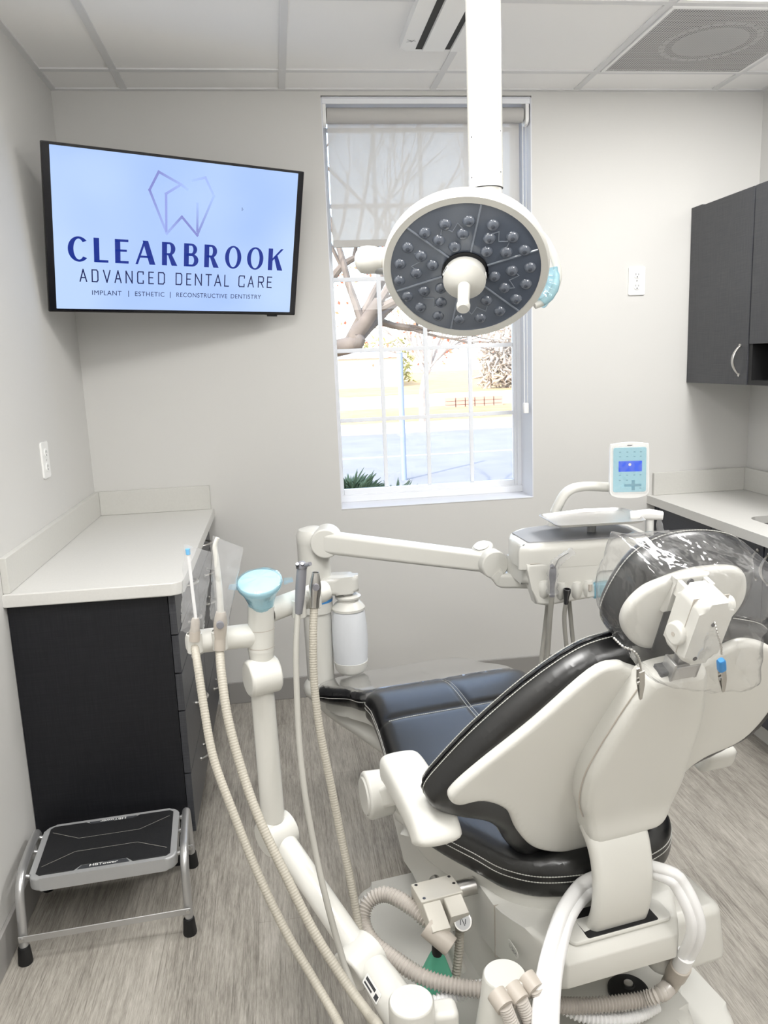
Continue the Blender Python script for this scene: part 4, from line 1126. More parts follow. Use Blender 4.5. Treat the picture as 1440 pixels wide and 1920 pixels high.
# lower link between spine and body
ctrl = [(.972, .60), (1.004, .560), (1.020, .50), (1.018, .43), (.998, .372), (.965, .335)]
path = [K(u, LC + .012, z) for u, z in [(p.x, p.z) for p in spline([Vector((a, 0, b)) for a, b in ctrl], 8)]]
nn = len(path); pr_ = rrect(-.068, .068, -.034, .0, .016, 5)
bm = B(); rings = []
for i, p in enumerate(path):
    d = (path[min(nn - 1, i + 1)] - path[max(0, i - 1)]).normalized(); out = CL.cross(d).normalized()
    if out.dot(CH) < 0: out = -out
    kk = 1 - .06 * math.sin(PI * i / (nn - 1))
    rings.append([bm.verts.new(p + CL * (x * kk) + out * y) for x, y in pr_])
for A_, B_ in zip(rings, rings[1:]):
    for j in range(len(pr_)): bm.faces.new((A_[j], A_[(j + 1) % len(pr_)], B_[(j + 1) % len(pr_)], B_[j]))
bm.faces.new(rings[0]); bm.faces.new(rings[-1])
obj('lower_spine_link', bm, 'cream', chair, ang=89)
# headrest --------------------------------------------------------------
pad_o = [(x + .008, y - .012) for x, y in [(-.098, .574), (-.088, .640), (-.060, .692), (-.005, .720), (.078, .718), (.150, .692), (.182, .645), (.190, .590), (.172, .535), (.12, .490), (.045, .474), (-.022, .490), (-.072, .528)]]
bm = B(); pillow(bm, outline2(pad_o, 6), -.115, -.034, .036, .009, lambda x, y, t: BK(x, y, t)); hp = obj('headrest_cushion', bm, 'leather', chair, ang=89)
thread('stitching', ring_path(outline2(pad_o, 8), -.085, .0004, mapf=lambda x, y, t: BK(x, y, t)), hp, .0011)
hs_o = [(-.086, .582), (-.080, .618), (-.052, .648), (0, .668), (.06, .672), (.125, .660), (.152, .625), (.158, .585), (.140, .545), (.09, .512), (.03, .500), (-.03, .512), (-.068, .545)]
bm = B(); pillow(bm, outline2(hs_o, 5), -.040, -.020, .010, .008, lambda x, y, t: BK(x, y, t), .004); obj('headrest_shell', bm, 'cream', chair, ang=89)
bm = B(); slab(bm, [(-.022, .60), (-.012, .655), (-.020, .672), (.05, .672), (.044, .655), (.052, .60)], -.024, -.010, .005, 2, mtx=frame(CL, BS, BN, BP))
for s_ in (-.010, .040): slab(bm, [(s_ - .004, .64), (s_ - .004, .668), (s_ + .004, .668), (s_ + .004, .64)], -.012, .012, .002, 2, mtx=frame(CL, BS, BN, BP))
obj('headrest_hinge', bm, 'cream', chair, ang=50)
bm = B(); slab(bm, rrect(-.012, .050, .500, .640, .01, 4), -.026, -.0188, .001, 1, mtx=frame(CL, BS, BN, BP)); obj('headrest_channel', bm, 'black', chair)
bm = B(); cyl(bm, BK(.012, .662, -.0102), BK(.012, .662, -.0080), .006, n=14); obj('screw', bm, 'dark_steel', chair)
bm = B(); slab(bm, rrect(-.022, .044, .548, .674, .018, 5), .006, .066, .012, 3, mtx=frame(CL, BS, BN, BP)); hb = obj('headrest_lock_housing', bm, 'cream', chair, ang=50)
bm = B(); box(bm, -.0228, .0448, .562, .6725, .0445, .0455, 0, 1, frame(CL, BS, BN, BP)); obj('housing_seam', bm, 'cuff', hb)
for x, y in ((.012, .632), (.000, .562)):
    bm = B(); cyl(bm, BK(x, y, .065), BK(x, y, .0672), .004, n=12); obj('screw', bm, 'dark_steel', hb)
bm = B(); cyl(bm, BK(-.018, .597, .036), BK(-.034, .597, .038), .0205, .0195, n=28, rnd=.004); obj('release_knob', bm, 'cream', chair)
bm = B(); cyl(bm, BK(-.0335, .597, .038), BK(-.0345, .597, .038), .004, n=12); obj('knob_dimple', bm, 'cuff', chair)
bm = B(); cyl(bm, BK(.040, .648, .040), BK(.060, .648, .040), .0155, .0145, n=28, rnd=.004); obj('release_knob', bm, 'cream', chair)
bm = B()
for x0, x1 in ((-.018, -.012), (.030, .036)): box(bm, x0, x1, .498, .535, .020, .050, .001, 1, frame(CL, BS, BN, BP))
box(bm, -.018, .036, .500, .528, .042, .050, .001, 1, frame(CL, BS, BN, BP)); box(bm, -.004, .022, .50, .56, .024, .040, .001, 1, frame(CL, BS, BN, BP))
obj('headrest_glide_bar', bm, 'tube_silver', chair)
# armrests --------------------------------------------------------------
def armrest(pts, l0, w, knob, side, lz=0):
    bm = B()
    prof = [(-w, -.03), (-w * 1.02, 0), (-w * .86, .016), (-w * .4, .021), (w * .4, .021), (w * .86, .016), (w * 1.02, 0), (w, -.03), (w * .6, -.036), (-w * .6, -.036)]
    prof = outline2(prof, 3)
    q = spline([K(*p) for p in pts], 6); n = len(q)
    scl = []
    for i in range(n):
        t = i / (n - 1); e = min(1, math.sqrt(max(0, 1 - (1 - t / .14) ** 2)) if t < .14 else 1, math.sqrt(max(0, 1 - (1 - (1 - t) / .12) ** 2)) if t > .88 else 1)
        scl.append((max(.30, e) , max(.45, e)))
    sweep(bm, q, prof, up=(0, 0, 1), scale=scl); arm = obj('armrest', bm, 'cream', chair, ang=70)
    if knob:
        c = Vector(knob); ax = CL * side
        bm = B(); cyl(bm, K(*c) + ax * -.060, K(*c), .050, .053, 32, rnd=.008); kn = obj('armrest_pivot', bm, 'cream', chair)
        bm = B(); cyl(bm, K(*c) - ax * .001, K(*c) + ax * .004, .043, .041, 32, rnd=.0015); obj('pivot_cap', bm, 'cream_gloss', kn)
        bm = B(); sweep(bm, [K(*c) + ax * -.020, K(*c) + ax * -.045 + UPV * .004 + CH * .02, K(c[0] + .10, c[1] - .07 * side, c[2] + .055)], rrect(-.028, .028, -.022, .022, .008, 4), up=(0, 0, 1)); obj('armrest_bracket', bm, 'cream', chair)
        bm = B(); sweep(bm, [K(*c) + ax * -.05, K(c[0] + .02, side * .30, c[2] - .08), K(c[0] + .03, side * .24, .40)], rrect(-.02, .02, -.016, .016, .008, 4), up=CH); obj('armrest_strut', bm, 'cream', chair)
    return arm
armrest([(.690, -.372, .652), (.74, -.372, .660), (.83, -.374, .658), (.90, -.374, .650), (.938, -.374, .632), (.954, -.374, .610)], -.372, .045, (.626, -.43, .542), -1)
armrest([(.58, .325, .605), (.66, .325, .615), (.77, .325, .618), (.83, .325, .612), (.87, .325, .598)], .345, .045, None, 1)
bm = B(); sweep(bm, [K(.73, .315, .58), K(.71, .29, .47), K(.70, .22, .38)], rrect(-.03, .03, -.014, .014, .008, 4), up=CH); obj('armrest_strut', bm, 'cream', chair)

# plastic covers -------------------------------------------------------
tcv = thing('toe_cover', 'clear plastic cover over the foot end of the dental chair', 'plastic cover', tuple(K(-.2, 0, .5)))
def lift(f): return lambda u, l, t: f(u, l, t)
big = [(u * 1.012 - .003 * (u < -.2), l * 1.012) for u, l in outline2(toe_o, 5)]
bm = B(); pillow(bm, big, .024, .086, .026, .012, lambda u, l, t: toe_warp(min(u, .012), l, t) + UPV * (.0012 * noise.noise(Vector((u * 14, l * 14, 0)))), .0)
for f in [f for f in bm.faces if False]: pass
bmesh.ops.delete(bm, geom=[f for f in bm.faces if f.normal.z < .2], context='FACES')
obj('film', bm, 'toe_film', tcv, ang=80)
bag = thing('headrest_cover', 'clear crinkled plastic bag over the chair headrest', 'plastic cover', tuple(BK(.03, .6, 0)))
bag_o = [(-.112, .728), (-.114, .690), (-.114, .640), (-.108, .590), (-.092, .552), (-.070, .520), (-.02, .494), (.050, .472), (.110, .457), (.160, .454), (.162, .500), (.146, .560), (.136, .610), (.130, .660), (.146, .690), (.122, .700), (.095, .708), (.045, .714), (-.02, .720), (-.08, .726)]
def bag_fn(x, y, t):
    n1 = noise.noise(Vector((x * 16, y * 16, t * 10))); n2 = noise.noise(Vector((x * 40 + 9, y * 40, t * 30)))
    n3 = abs(noise.noise(Vector((x * 22 + y * 9, y * 8, t * 12 + 4)))) - .2; n4 = abs(noise.noise(Vector((x * 11 - 3, y * 30 + x * 14, t * 14)))) - .2
    return BK(x + .006 * n3, y + .006 * n4, t * (1 + .10 * n1) - (1 if t > 0 else -1) * (.014 * n3 + .012 * n4))
bm = B(); pillow(bm, outline2(bag_o, 4), -.118, .092, .055, .007, bag_fn, rings=(.06,))
bmesh.ops.delete(bm, geom=[f for f in bm.faces if (f.calc_center_median() - BP).dot(BS) < .50 and abs(f.normal.dot(BN)) < .5 and f.normal.dot(BS) < -.3], context='FACES')
obj('film', bm, 'film', bag, ang=40)
# bib chain -------------------------------------------------------------
bib = thing('bib_chain', 'metal ball bib chain with spring clips hung round the headrest, one blue grip', 'bib clip', tuple(BK(-.1, .52, .06)))
def beads(pts, name, r=.0022):
    q = resample(spline(pts, 8), .0026); bm = B(); tube(bm, q, [r if i % 2 else r * .35 for i in range(len(q))], 8); return obj(name, bm, 'nickel', bib)
CD = .10
def bk(px, py, d): return onplane(px, py, BP + BN * d, BN)
beads([bk(1150, 1195, .06), bk(1168, 1212, .085), bk(1185, 1219, .095), bk(1197, 1232, .10), bk(1202, 1255, .10)], 'ball_chain')
def clip(p0, p1, name, grip=None):
    bm = B(); d = (p1 - p0); sd_ = BN.cross(d).normalized()
    for s in (-1, 1):
        sweep(bm, [p0 + BN * (.004 * s), p0.lerp(p1, .45) + BN * (.005 * s), p1 + BN * .0008 * s], rrect(-.0045, .0045, -.0012, .0012, .0008, 2), up=BN, scale=[(1, 1), (1, 1), (.5, 1)])
    cyl(bm, p0.lerp(p1, .4) - sd_ * .006, p0.lerp(p1, .4) + sd_ * .006, .003, n=10)
    o = obj(name, bm, 'nickel', bib)
    if grip:
        bm = B(); sweep(bm, [p0 - d.normalized() * .022, p0 - d.normalized() * .018, p0 + d.normalized() * .004], rrect(-.0065, .0065, -.006, .006, .004, 3), up=BN, scale=[(.7, .7), (1, 1), (1, 1)]); sub(obj('grip', bm, 'blue_band', o), 'blue plastic grip')
clip(bk(1201, 1256, .10), bk(1201, 1310, .09), 'spring_clip'); 
beads([bk(1340, 1165, .09), bk(1346, 1190, .10), bk(1352, 1210, .105), bk(1353, 1226, .105)], 'ball_chain')
clip(bk(1353, 1252, .105), bk(1356, 1296, .10), 'spring_clip', True)
# ================================================================== DELIVERY UNIT
du = thing('delivery_unit', 'cream instrument delivery unit on post and long arm beyond the chair foot', 'dental unit', (.87, 2.45, .46))
PY = 2.62
PX = P(592, 1100, y=PY).x; PT = P(592, 987, y=PY).z; PB = P(594, 1288, y=PY).z; zof = lambda py: P(592, py, y=PY).z
bm = B(); cyl(bm, (PX, PY, PB), (PX, PY, zof(1040)), .046, .050, 32); cyl(bm, (PX, PY, zof(1145)), (PX, PY, PT - .05), .0545, .0545, 32); post = obj('post', bm, 'cream', du)
bm = B(); lathe(bm, [(.055, 0), (.0555, .006), (.0555, .030), (.047, .048), (.021, .056), (0, .057)], (PX, PY, PT - .056), (0, 0, 1), 36); obj('post_cap', bm, 'cream', du)
bm = B(); lathe(bm, [(.0551, 0), (.0553, .003), (.0551, .010)], (PX, PY, zof(1126)), (0, 0, 1), 36); obj('blue_band', bm, 'blue_band', du)
bm = B(); lathe(bm, [(.0548, 0), (.055, .001), (.0548, .002)], (PX, PY, zof(1104)), (0, 0, 1), 36); obj('post_seam', bm, 'cuff', du)
# curved foot of the post running under the leg rest to the chair
bm = B(); q = spline([(PX - .006, PY, PB + .01), (PX - .004, PY - .01, PB - .02), (PX + .06, PY - .06, PB - .07), (1.02, 2.40, .325), (1.14, 2.15, .315), (1.28, 1.8, .25)], 8)
ball(bm, (PX - .010, PY - .004, PB), .053, 24, sz=.85); tube(bm, q, .040, 20); obj('support_arm', bm, 'cream', du)
def pivot(bm, c, d, r, L, rnd=.006): c = Vector(c); d = Vector(d).normalized(); cyl(bm, c - d * L / 2, c + d * L / 2, r, n=36, rnd=rnd)
j0 = P(613, 1018, y=2.55); j1 = P(922, 1056, y=2.34)
fwd = (CAM - j0); fwd.z = 0; fwd.normalize()
bm = B(); pivot(bm, j0 + Vector((0, .035, 0)), (-.15, -1, 0), .049, .10); obj('shoulder_joint', bm, 'cream', du)
ar = [j0.lerp(j1, t) + UPV * -.0 + Vector((0, .012, 0)) for t in (0, .08, .5, .92, 1)]
bm = B(); sweep(bm, ar, rrect(-.028, .028, -.036, .036, .016, 6), up=(0, 0, 1), scale=[(1, 1), (1, 1), (.95, .95), (.9, .88), (.9, .86)]); obj('balance_arm', bm, 'cream', du, ang=50)
bm = B(); pivot(bm, j1 + Vector((0, .015, 0)), (.12, -1, 0), .044, .085); pivot(bm, j1 + Vector((-.012, .045, .020)), (-.3, -.3, 1), .034, .06); obj('elbow_joint', bm, 'cream', du)
bm = B(); p = j1 + Vector((-.022, .036, .050)); cyl(bm, p, p + Vector((-.3, -.3, 1)).normalized() * .002, .024, n=28); obj('joint_label', bm, 'white_pad', du)
h0 = P(1000, 1086, y=2.27)
bm = B(); q = spline([j1 + Vector((.012, .0, -.028)), P(945, 1085, y=2.33), P(975, 1086, y=2.29), h0, h0 + Vector((.08, -.01, .004))], 8); sweep(bm, q, rrect(-.034, .034, -.022, .022, .010, 5), up=(0, 0, 1)); obj('head_link', bm, 'cream', du, ang=50)
# delivery head
HX0, HX1, HY0, HY1 = 1.452, 1.862, 2.135, 2.395
hd_o = [(HX0 + .025, HY0), (HX1 - .03, HY0), (HX1, HY0 + .03), (HX1, HY1 - .05), (HX1 - .05, HY1), (HX0 + .12, HY1), (HX0 + .03, HY1 - .05), (HX0, HY0 + .12), (HX0 + .002, HY0 + .04)]
bm = B(); pillow(bm, outline2(hd_o, 4), .892, .966, .022, .015, None, .003); head = obj('delivery_head', bm, 'cream', du, ang=60)
bm = B(); slab(bm, [(1.478, 2.166), (1.484, 2.160), (1.815, 2.150), (1.825, 2.157), (1.832, 2.28), (1.80, 2.33), (1.74, 2.365), (1.62, 2.372), (1.535, 2.352), (1.472, 2.30)], .964, .9695, .002, 2); obj('silicone_mat', bm, 'pad_grey', du)
fo = [(1.463, .912), (1.470, .880), (1.480, .835), (1.492, .790), (1.525, .782), (1.655, .795), (1.662, .832), (1.668, .878), (1.680, .886), (1.738, .886), (1.748, .876), (1.752, .832), (1.758, .795), (1.84, .80), (1.852, .835), (1.855, .912)]
bm = B(); slab(bm, fo, 0, .055, .010, 3, mtx=frame((1, 0, 0), (0, 0, 1), (0, -1, 0), (0, 2.187, 0))); panel = obj('instrument_panel', bm, 'cream', du, ang=50)
bm = B(); slab(bm, rrect(HX0 + .01, HX1 - .012, HY0 + .005, HY1 - .03, .04, 5), .84, .895, .02, 3); obj('head_underbody', bm, 'cream', head, ang=60)
tr_ = [(1.505, .893), (1.645, .898), (1.652, .888), (1.654, .845)]
bm = B(); tube(bm, spline([(x, 2.1345, z) for x, z in [(1.506, .83), (1.506, .872), (1.516, .884), (1.66, .893), (1.80, .898)]], 8), .0022, 8); obj('panel_edge', bm, 'cream', panel)
bm = B(); tube(bm, [(1.476, 2.1345, .9105), (1.85, 2.1345, .9105)], .0012, 6); obj('head_seam', bm, 'cuff', head)
for i, (px, py) in enumerate(((1018, 1103), (1050, 1106), (1079, 1105), (1101, 1102))):
    c = P(px, py, y=2.142)
    bm = B(); lathe(bm, [(0, -.030), (.013, -.028), (.021, -.018), (.0235, 0), (.0225, .014), (.016, .026), (0, .029)], c, (0, -.15, 1), 24, 1, .8); ho = obj('holder', bm, 'cream', du)
    if i == 3:
        bm = B(); cyl(bm, c + Vector((0, -.0225, -.002)), c + Vector((0, -.0215, .016)), .006, n=14); obj('holder_slot', bm, 'cuff', ho)
hb0 = P(1109, 1105, y=2.14); hb1 = P(1165, 1099, y=2.14)
bm = B(); sweep(bm, [hb0 + Vector((-.02, 0, 0)), hb0, hb1, hb1 + Vector((.05, 0, 0))], rrect(-.020, .020, -.020, .020, .007, 4), up=(0, 0, 1)); obj('grab_handle', bm, 'cream', du)
bwr = thing('handle_wrap', 'pale blue barrier film wrapped round the delivery head handle', 'barrier film', tuple(hb0))
bm = B(); sweep(bm, [hb0, hb0.lerp(hb1, .5), hb1], rrect(-.0235, .0235, -.0225, .0225, .008, 4), up=(0, 0, 1)); obj('wrap', bm, 'blue_film', bwr)
bm = B(); sweep(bm, [hb0 + Vector((.002, 0, 0)), hb0 + Vector((.010, 0, 0))], rrect(-.0245, .0245, -.0235, .0235, .008, 4), up=(0, 0, 1)); obj('tape_edge', bm, 'blue_film', bwr)
kb = P(1218, 964, y=2.17)
bm = B(); sweep(bm, [kb + Vector((-.05, .02, -.004)), kb, kb + Vector((.034, -.012, -.004))], rrect(-.022, .022, -.014, .014, .011, 5), up=(0, 0, 1), scale=[(.6, .8), (1, 1), (.8, .8)]); cyl(bm, kb + Vector((.0, .0, -.005)), (kb.x, kb.y, .955), .012, n=16); obj('tray_holder_knob', bm, 'white', du)
# key pad on its arm
c0, c1 = P(1180, 882, y=2.35), Vector((0, 0, 0))
kp = [P(1040, 962, y=2.36), P(1055, 932, y=2.36), P(1072, 917, y=2.36), P(1098, 912, y=2.375), P(1140, 913, y=2.395), P(1165, 913, y=2.395)]
bm = B(); tube(bm, spline(kp, 8), .019, 20, ry=.8); cyl(bm, kp[0] + Vector((.005, 0, .005)), (kp[0].x - .01, 2.36, .95), .018, n=20); obj('touchpad_arm', bm, 'cream', du)
nrm = (CAM - c0); nrm.z *= .35; nrm.normalize(); nrm = (nrm + Vector((0, -1, 0))).normalized()
rx_ = UPV.cross(nrm).normalized(); ry_ = nrm.cross(rx_)
KF = frame(rx_, ry_, nrm, c0)
kw, kh = .060, .086
ko = outline2([(-kw, -kh * .72), (-kw * .9, -kh * .90), (-kw * .4, -kh * 1.0), (kw * .4, -kh * 1.0), (kw * .9, -kh * .90), (kw, -kh * .72), (kw * .99, 0), (kw * .97, kh * .86), (kw * .82, kh * .97), (0, kh * 1.02), (-kw * .82, kh * .97), (-kw * .97, kh * .86), (-kw * .99, 0)], 4)
bm = B(); slab(bm, ko, -.016, .004, .006, 3, mtx=KF); tpd = obj('touchpad', bm, 'white', du)
M['key_face'] = mat('pale_blue_key_face', (166, 214, 228), .3)
bm = B(); slab(bm, rrect(-kw * .84, kw * .84, -kh * .78, kh * .84, .006, 4), .004, .0055, .0004, 1, mtx=KF); kf = obj('key_face', bm, 'key_face', tpd)
M['lcd'] = emis('blue_display', (40, 96, 240), .9, (10, 20, 60))
bm = B(); slab(bm, rrect(-.034, .037, -.003, .030, .001, 1), .0055, .0060, mtx=KF); lc = obj('display', bm, 'lcd', kf)
bm = B(); lathe(bm, [(.0, 0), (.0045, 0)], (0, .019, .0063), (0, 0, 1), 16); put(bm, fit_text('Dental Bliss', -.016, .019, .002, .008, 1, 0, .0063)) if False else None
bmesh.ops.transform(bm, matrix=KF, verts=bm.verts); obj('display_dot', bm, 'letter_white', lc, smooth=False)
M['key_ink'] = mat('key_ink', (120, 170, 190), .5)
for (x, y) in [(-.030, .058), (-.008, .058), (.014, .058), (.033, .058), (-.030, .044), (-.008, .044), (.014, .044), (.033, .044), (-.030, -.014), (-.008, -.014), (.014, -.014), (.033, -.014), (-.03, -.03), (-.008, -.03), (.033, -.056)]:
    bm = B(); slab(bm, rrect(x - .003, x + .003, y - .0015, y + .0015, .001, 2), .0055, .006, mtx=KF); obj('key_mark', bm, 'key_ink', kf)
bm = B(); slab(bm, [(-.012, -.050), (.012, -.050), (.012, -.058), (.012, -.050)][:0] or [(-.016, -.042), (.006, -.042), (.006, -.030), (.016, -.030), (.016, -.042), (.036, -.042), (.036, -.050), (.016, -.050), (.016, -.062), (.006, -.062), (.006, -.050), (-.016, -.050)], .0055, .006, mtx=KF); obj('cross_key', bm, 'key_ink', kf)
bm = B(); box(bm, -.008, .008, kh * .90, kh * .93, .004, .0048, 0, 1, KF); obj('lettering', bm, 'ink', tpd)
kc = thing('touchpad_cover', 'crinkled clear film over the upright blue touchpad', 'barrier film', tuple(c0))
bm = B(); pillow(bm, rrect(-kw * .93, kw * .93, -kh * .86, kh * .92, .01, 4), .0062, .0095, .003, .006, lambda x, y, t: KF @ Vector((x, y, t + .0016 * noise.noise(Vector((x * 70, y * 70, 0))))), 0); obj('film', bm, 'film', kc, ang=80)
bh = thing('hanging_barrier_sleeve', 'small clear plastic sleeve hanging from the white tray-holder knob', 'barrier film', tuple(kb))
bm = B(); q = [kb + Vector((.02, -.02, -.008)), kb + Vector((.022, -.022, -.04)), kb + Vector((.035, -.02, -.09)), kb + Vector((.04, -.02, -.12))]
sweep(bm, spline(q, 5), rrect(-.02, .02, -.004, .004, .003, 2), up=(0, -1, .1), scale=[(.25 + .75 * i / 15, 1 + .6 * math.sin(i * 2.2)) for i in range(16)]); obj('film', bm, 'sleeve', bh, ang=80)
# tray
ty = thing('instrument_tray', 'shallow stainless steel tray held above the delivery head', 'tray', (1.68, 2.22, 1.02))
tp = [P(1008, 966, z=1.02), P(1046, 987, z=1.02), P(1213, 977, z=1.02), P(1195, 961, z=1.02), P(1166, 952, z=1.02), P(1090, 955, z=1.02)]
cx_ = sum((p for p in tp), Vector()) / len(tp)
ring = []
for i in range(len(tp)):
    a, b, c = tp[i - 1], tp[i], tp[(i + 1) % len(tp)]
    r_ = min(.022, (a - b).length * .4, (c - b).length * .4)
    p0 = b + (a - b).normalized() * r_; p2 = b + (c - b).normalized() * r_
    for k in range(5):
        t = k / 4; ring.append(p0 * (1 - t) ** 2 + b * 2 * t * (1 - t) + p2 * t * t)
bm = B()
def ins(p, d, z): v = (cx_ - p); v.z = 0; return Vector((p.x, p.y, 1.02 + z)) + v.normalized() * d
rows = [[bm.verts.new(ins(p, d, z)) for p in ring] for d, z in ((0, 0), (-.001, .0015), (.003, .002), (.008, -.003), (.016, -.006), (.014, -.0075), (.006, -.004), (0, 0))]
for A_, B_ in zip(rows[:-1], rows[1:-1]):
    for i in range(len(ring)): bm.faces.new((A_[i], A_[(i + 1) % len(ring)], B_[(i + 1) % len(ring)], B_[i]))
for i in range(len(ring)): bm.faces.new((rows[6][i], rows[6][(i + 1) % len(ring)], rows[0][(i + 1) % len(ring)], rows[0][i]))
bm.faces.new(rows[4]); bm.faces.new(rows[5])
obj('tray_pan', bm, 'steel', ty, ang=40)
bm = B(); cyl(bm, (1.70, 2.24, .966), (1.70, 2.24, 1.013), .014, n=16); box(bm, 1.62, 1.78, 2.19, 2.27, 1.0075, 1.0122, .002); obj('tray_support', bm, 'silver_paint', du)
# instruments on the delivery head
s0 = P(1037, 1065, y=2.10); s1 = P(1035, 1118, y=2.11)
sy = thing('air_water_syringe', 'grey air water syringe in clear sleeve on the delivery head', 'dental instrument', tuple(s1))
bm = B(); tube(bm, spline([s0, s0.lerp(s1, .3), s0.lerp(s1, .6), s1], 5), [.0085 + .002 * math.sin(i * .4) for i in range(16)], 14); cyl(bm, s0, s0 + Vector((-.006, -.004, .008)), .006, n=12); obj('syringe_body', bm, 'instr_grey', sy)
bm = B(); tube(bm, spline([s0 + Vector((.004, 0, -.002)), P(1048, 1048, y=2.09), P(1066, 1036, y=2.08)], 6), .0022, 8); obj('syringe_tip', bm, 'steel', sy)
def uhose(name, pts, r, parent, m='hose_thin'):
    bm = B(); tube(bm, resample(spline(pts, 10), .008), r, 12); return obj(name, bm, m, parent)
uhose('hose', [s1, P(1031, 1160, y=2.13), P(1027, 1220, y=2.16), P(1020, 1290, y=2.18), P(1012, 1310, y=2.22), P(1012, 1270, y=2.25), P(1022, 1180, y=2.26), P(1030, 1110, y=2.25)], .0075, sy)
v0 = P(1064, 1096, y=2.105); v1 = P(1061, 1132, y=2.115)
hpz = thing('handpiece_connector', 'silver handpiece connector with grey hose beside the sleeved syringe', 'dental instrument', tuple(v1))
bm = B(); lathe(bm, [(0, .0), (.0065, .0), (.007, .012), (.008, .022), (.011, .036), (.011, .046), (.008, .047), (.007, .040), (0, .038)], v1, v0 - v1, 18); obj('connector', bm, 'dark_steel', hpz)
uhose('hose', [v1, P(1058, 1160, y=2.13), P(1062, 1210, y=2.15), P(1070, 1270, y=2.18), P(1078, 1290, y=2.2), P(1080, 1260, y=2.23), P(1072, 1180, y=2.24), P(1066, 1115, y=2.23)], .0065, hpz)
sl = thing('syringe_sleeve', 'clear crinkled sleeve over the air water syringe tip', 'barrier film', tuple(s0))
bm = B()
pth = spline([s1 + Vector((0, -.002, .01)), s0 + Vector((0, -.002, 0)), P(1050, 1050, y=2.085), P(1076, 1032, y=2.075)], 8)
sweep(bm, pth, rrect(-.016, .016, -.012, .012, .008, 3), up=(0, -1, .05), scale=[(1.0 - .35 * i / 24 + .15 * math.sin(i * 2.3), 1.0 - .6 * i / 24 + .2 * math.cos(i * 1.7)) for i in range(25)]); obj('film', bm, 'sleeve', sl, ang=80)
# water bottle beside the post
wb = thing('water_bottle', 'translucent white water bottle hanging beside the delivery post', 'water bottle', tuple(P(655, 1255, y=2.60)))
wc = P(655, 1172, y=2.60); WX_, WY_ = wc.x, wc.y
M['bottle'] = mat('frosted_bottle', (226, 229, 233), .35)
bp_ = M['bottle'].node_tree.nodes['Principled BSDF']; bp_.inputs['Transmission Weight'].default_value = .12; bp_.inputs['IOR'].default_value = 1.2
zt, zb2 = P(655, 1140, y=2.60).z, P(655, 1258, y=2.60).z
hh = zt - zb2
bm = B(); lathe(bm, [(0, 0), (.042, 0), (.053, .012), (.0573, .04), (.061, hh * .45), (.0605, hh * .7), (.055, hh * .94), (.050, hh), (0, hh)], (WX_, WY_, zb2), (0, 0, 1), 36); obj('bottle_body', bm, 'bottle', wb)
bm = B(); lathe(bm, [(0, -.001), (.043, -.001), (.0545, .012), (.0588, .04), (.0586, .0405), (.0, .0405)], (WX_, WY_, zb2), (0, 0, 1), 36); obj('bottle_base', bm, 'cream', wb)
bm = B(); lathe(bm, [(.0, 0), (.056, 0), (.0565, .008), (.046, .022), (.036, .030), (.036, .036), (.043, .041), (.044, .047), (.036, .052), (0, .053)], (WX_, WY_, zt - .003), (0, 0, 1), 36); obj('bottle_collar', bm, 'cream', wb)
bm = B(); cyl(bm, (WX_ - .004, WY_, zt + .046), (WX_ - .004, WY_, zt + .065), .021, n=24); obj('bottle_thread', bm, 'steel', wb)
zc = zt + .060
br_o = outline2([(PX + .02, -.040), (WX_ + .005, -.036), (WX_ + .032, -.024), (WX_ + .038, 0), (WX_ + .032, .024), (WX_ + .005, .036), (PX + .02, .04)], 4)
bm = B(); slab(bm, br_o, zc, zc + .058, .014, 4, mtx=Matrix.Translation((0, WY_, 0))); obj('bottle_bracket', bm, 'cream', du, ang=50)

# ================================================================== ASSISTANT ARM
aa = thing('assistant_unit', 'cream jointed assistant instrument unit standing to the left of the chair', 'dental unit', (.95, 1.2, .3))
YC = 1.58
st1 = P(771, 1876, z=.40); st2 = P(946, 1826, z=.415)
k1 = P(519, 1562, y=YC); k2 = P(676, 1800, y=1.345)
ctop = P(490, 1140, y=YC); ck = P(492, 1265, y=YC)
CX = ck.x
# upright tube
bm = B(); cyl(bm, P(512, 1535, y=YC), P(491, 1285, y=YC), .0255, .0245, 28); obj('upright_tube', bm, 'cream_gloss', aa)
pd = Vector((.93, .36, 0)).normalized()       # pivot axis
bm = B(); pivot(bm, P(492, 1267, y=YC - .01), pd, .038, .066, .007); obj('wrist_joint', bm, 'cream', aa)
bm = B(); cyl(bm, P(491, 1240, y=YC), P(490, 1216, y=YC), .024, .0275, 30); cyl(bm, P(490, 1217, y=YC), P(490, 1135, y=YC), .0275, .0275, 30); obj('column', bm, 'cream_gloss', aa)
for py in (1211, 1178):
    bm = B(); lathe(bm, [(.0277, 0), (.0279, .0007), (.0277, .0014)], P(490, py, y=YC), (0, 0, 1), 30); obj('column_seam', bm, 'cuff', aa)
bm = B(); lathe(bm, [(.0275, -.010), (.030, .004), (.038, .024), (.050, .036), (.053, .042), (.052, .047), (.046, .050), (0, .051)], P(490, 1128, y=YC), (-.02, -.22, 1), 32, 1, .82); head2 = obj('touchpad_head', bm, 'white', aa)
tf = thing('touchpad_wrap', 'pale blue barrier film over the assistant unit touchpad', 'barrier film', tuple(P(490, 1100, y=YC)))
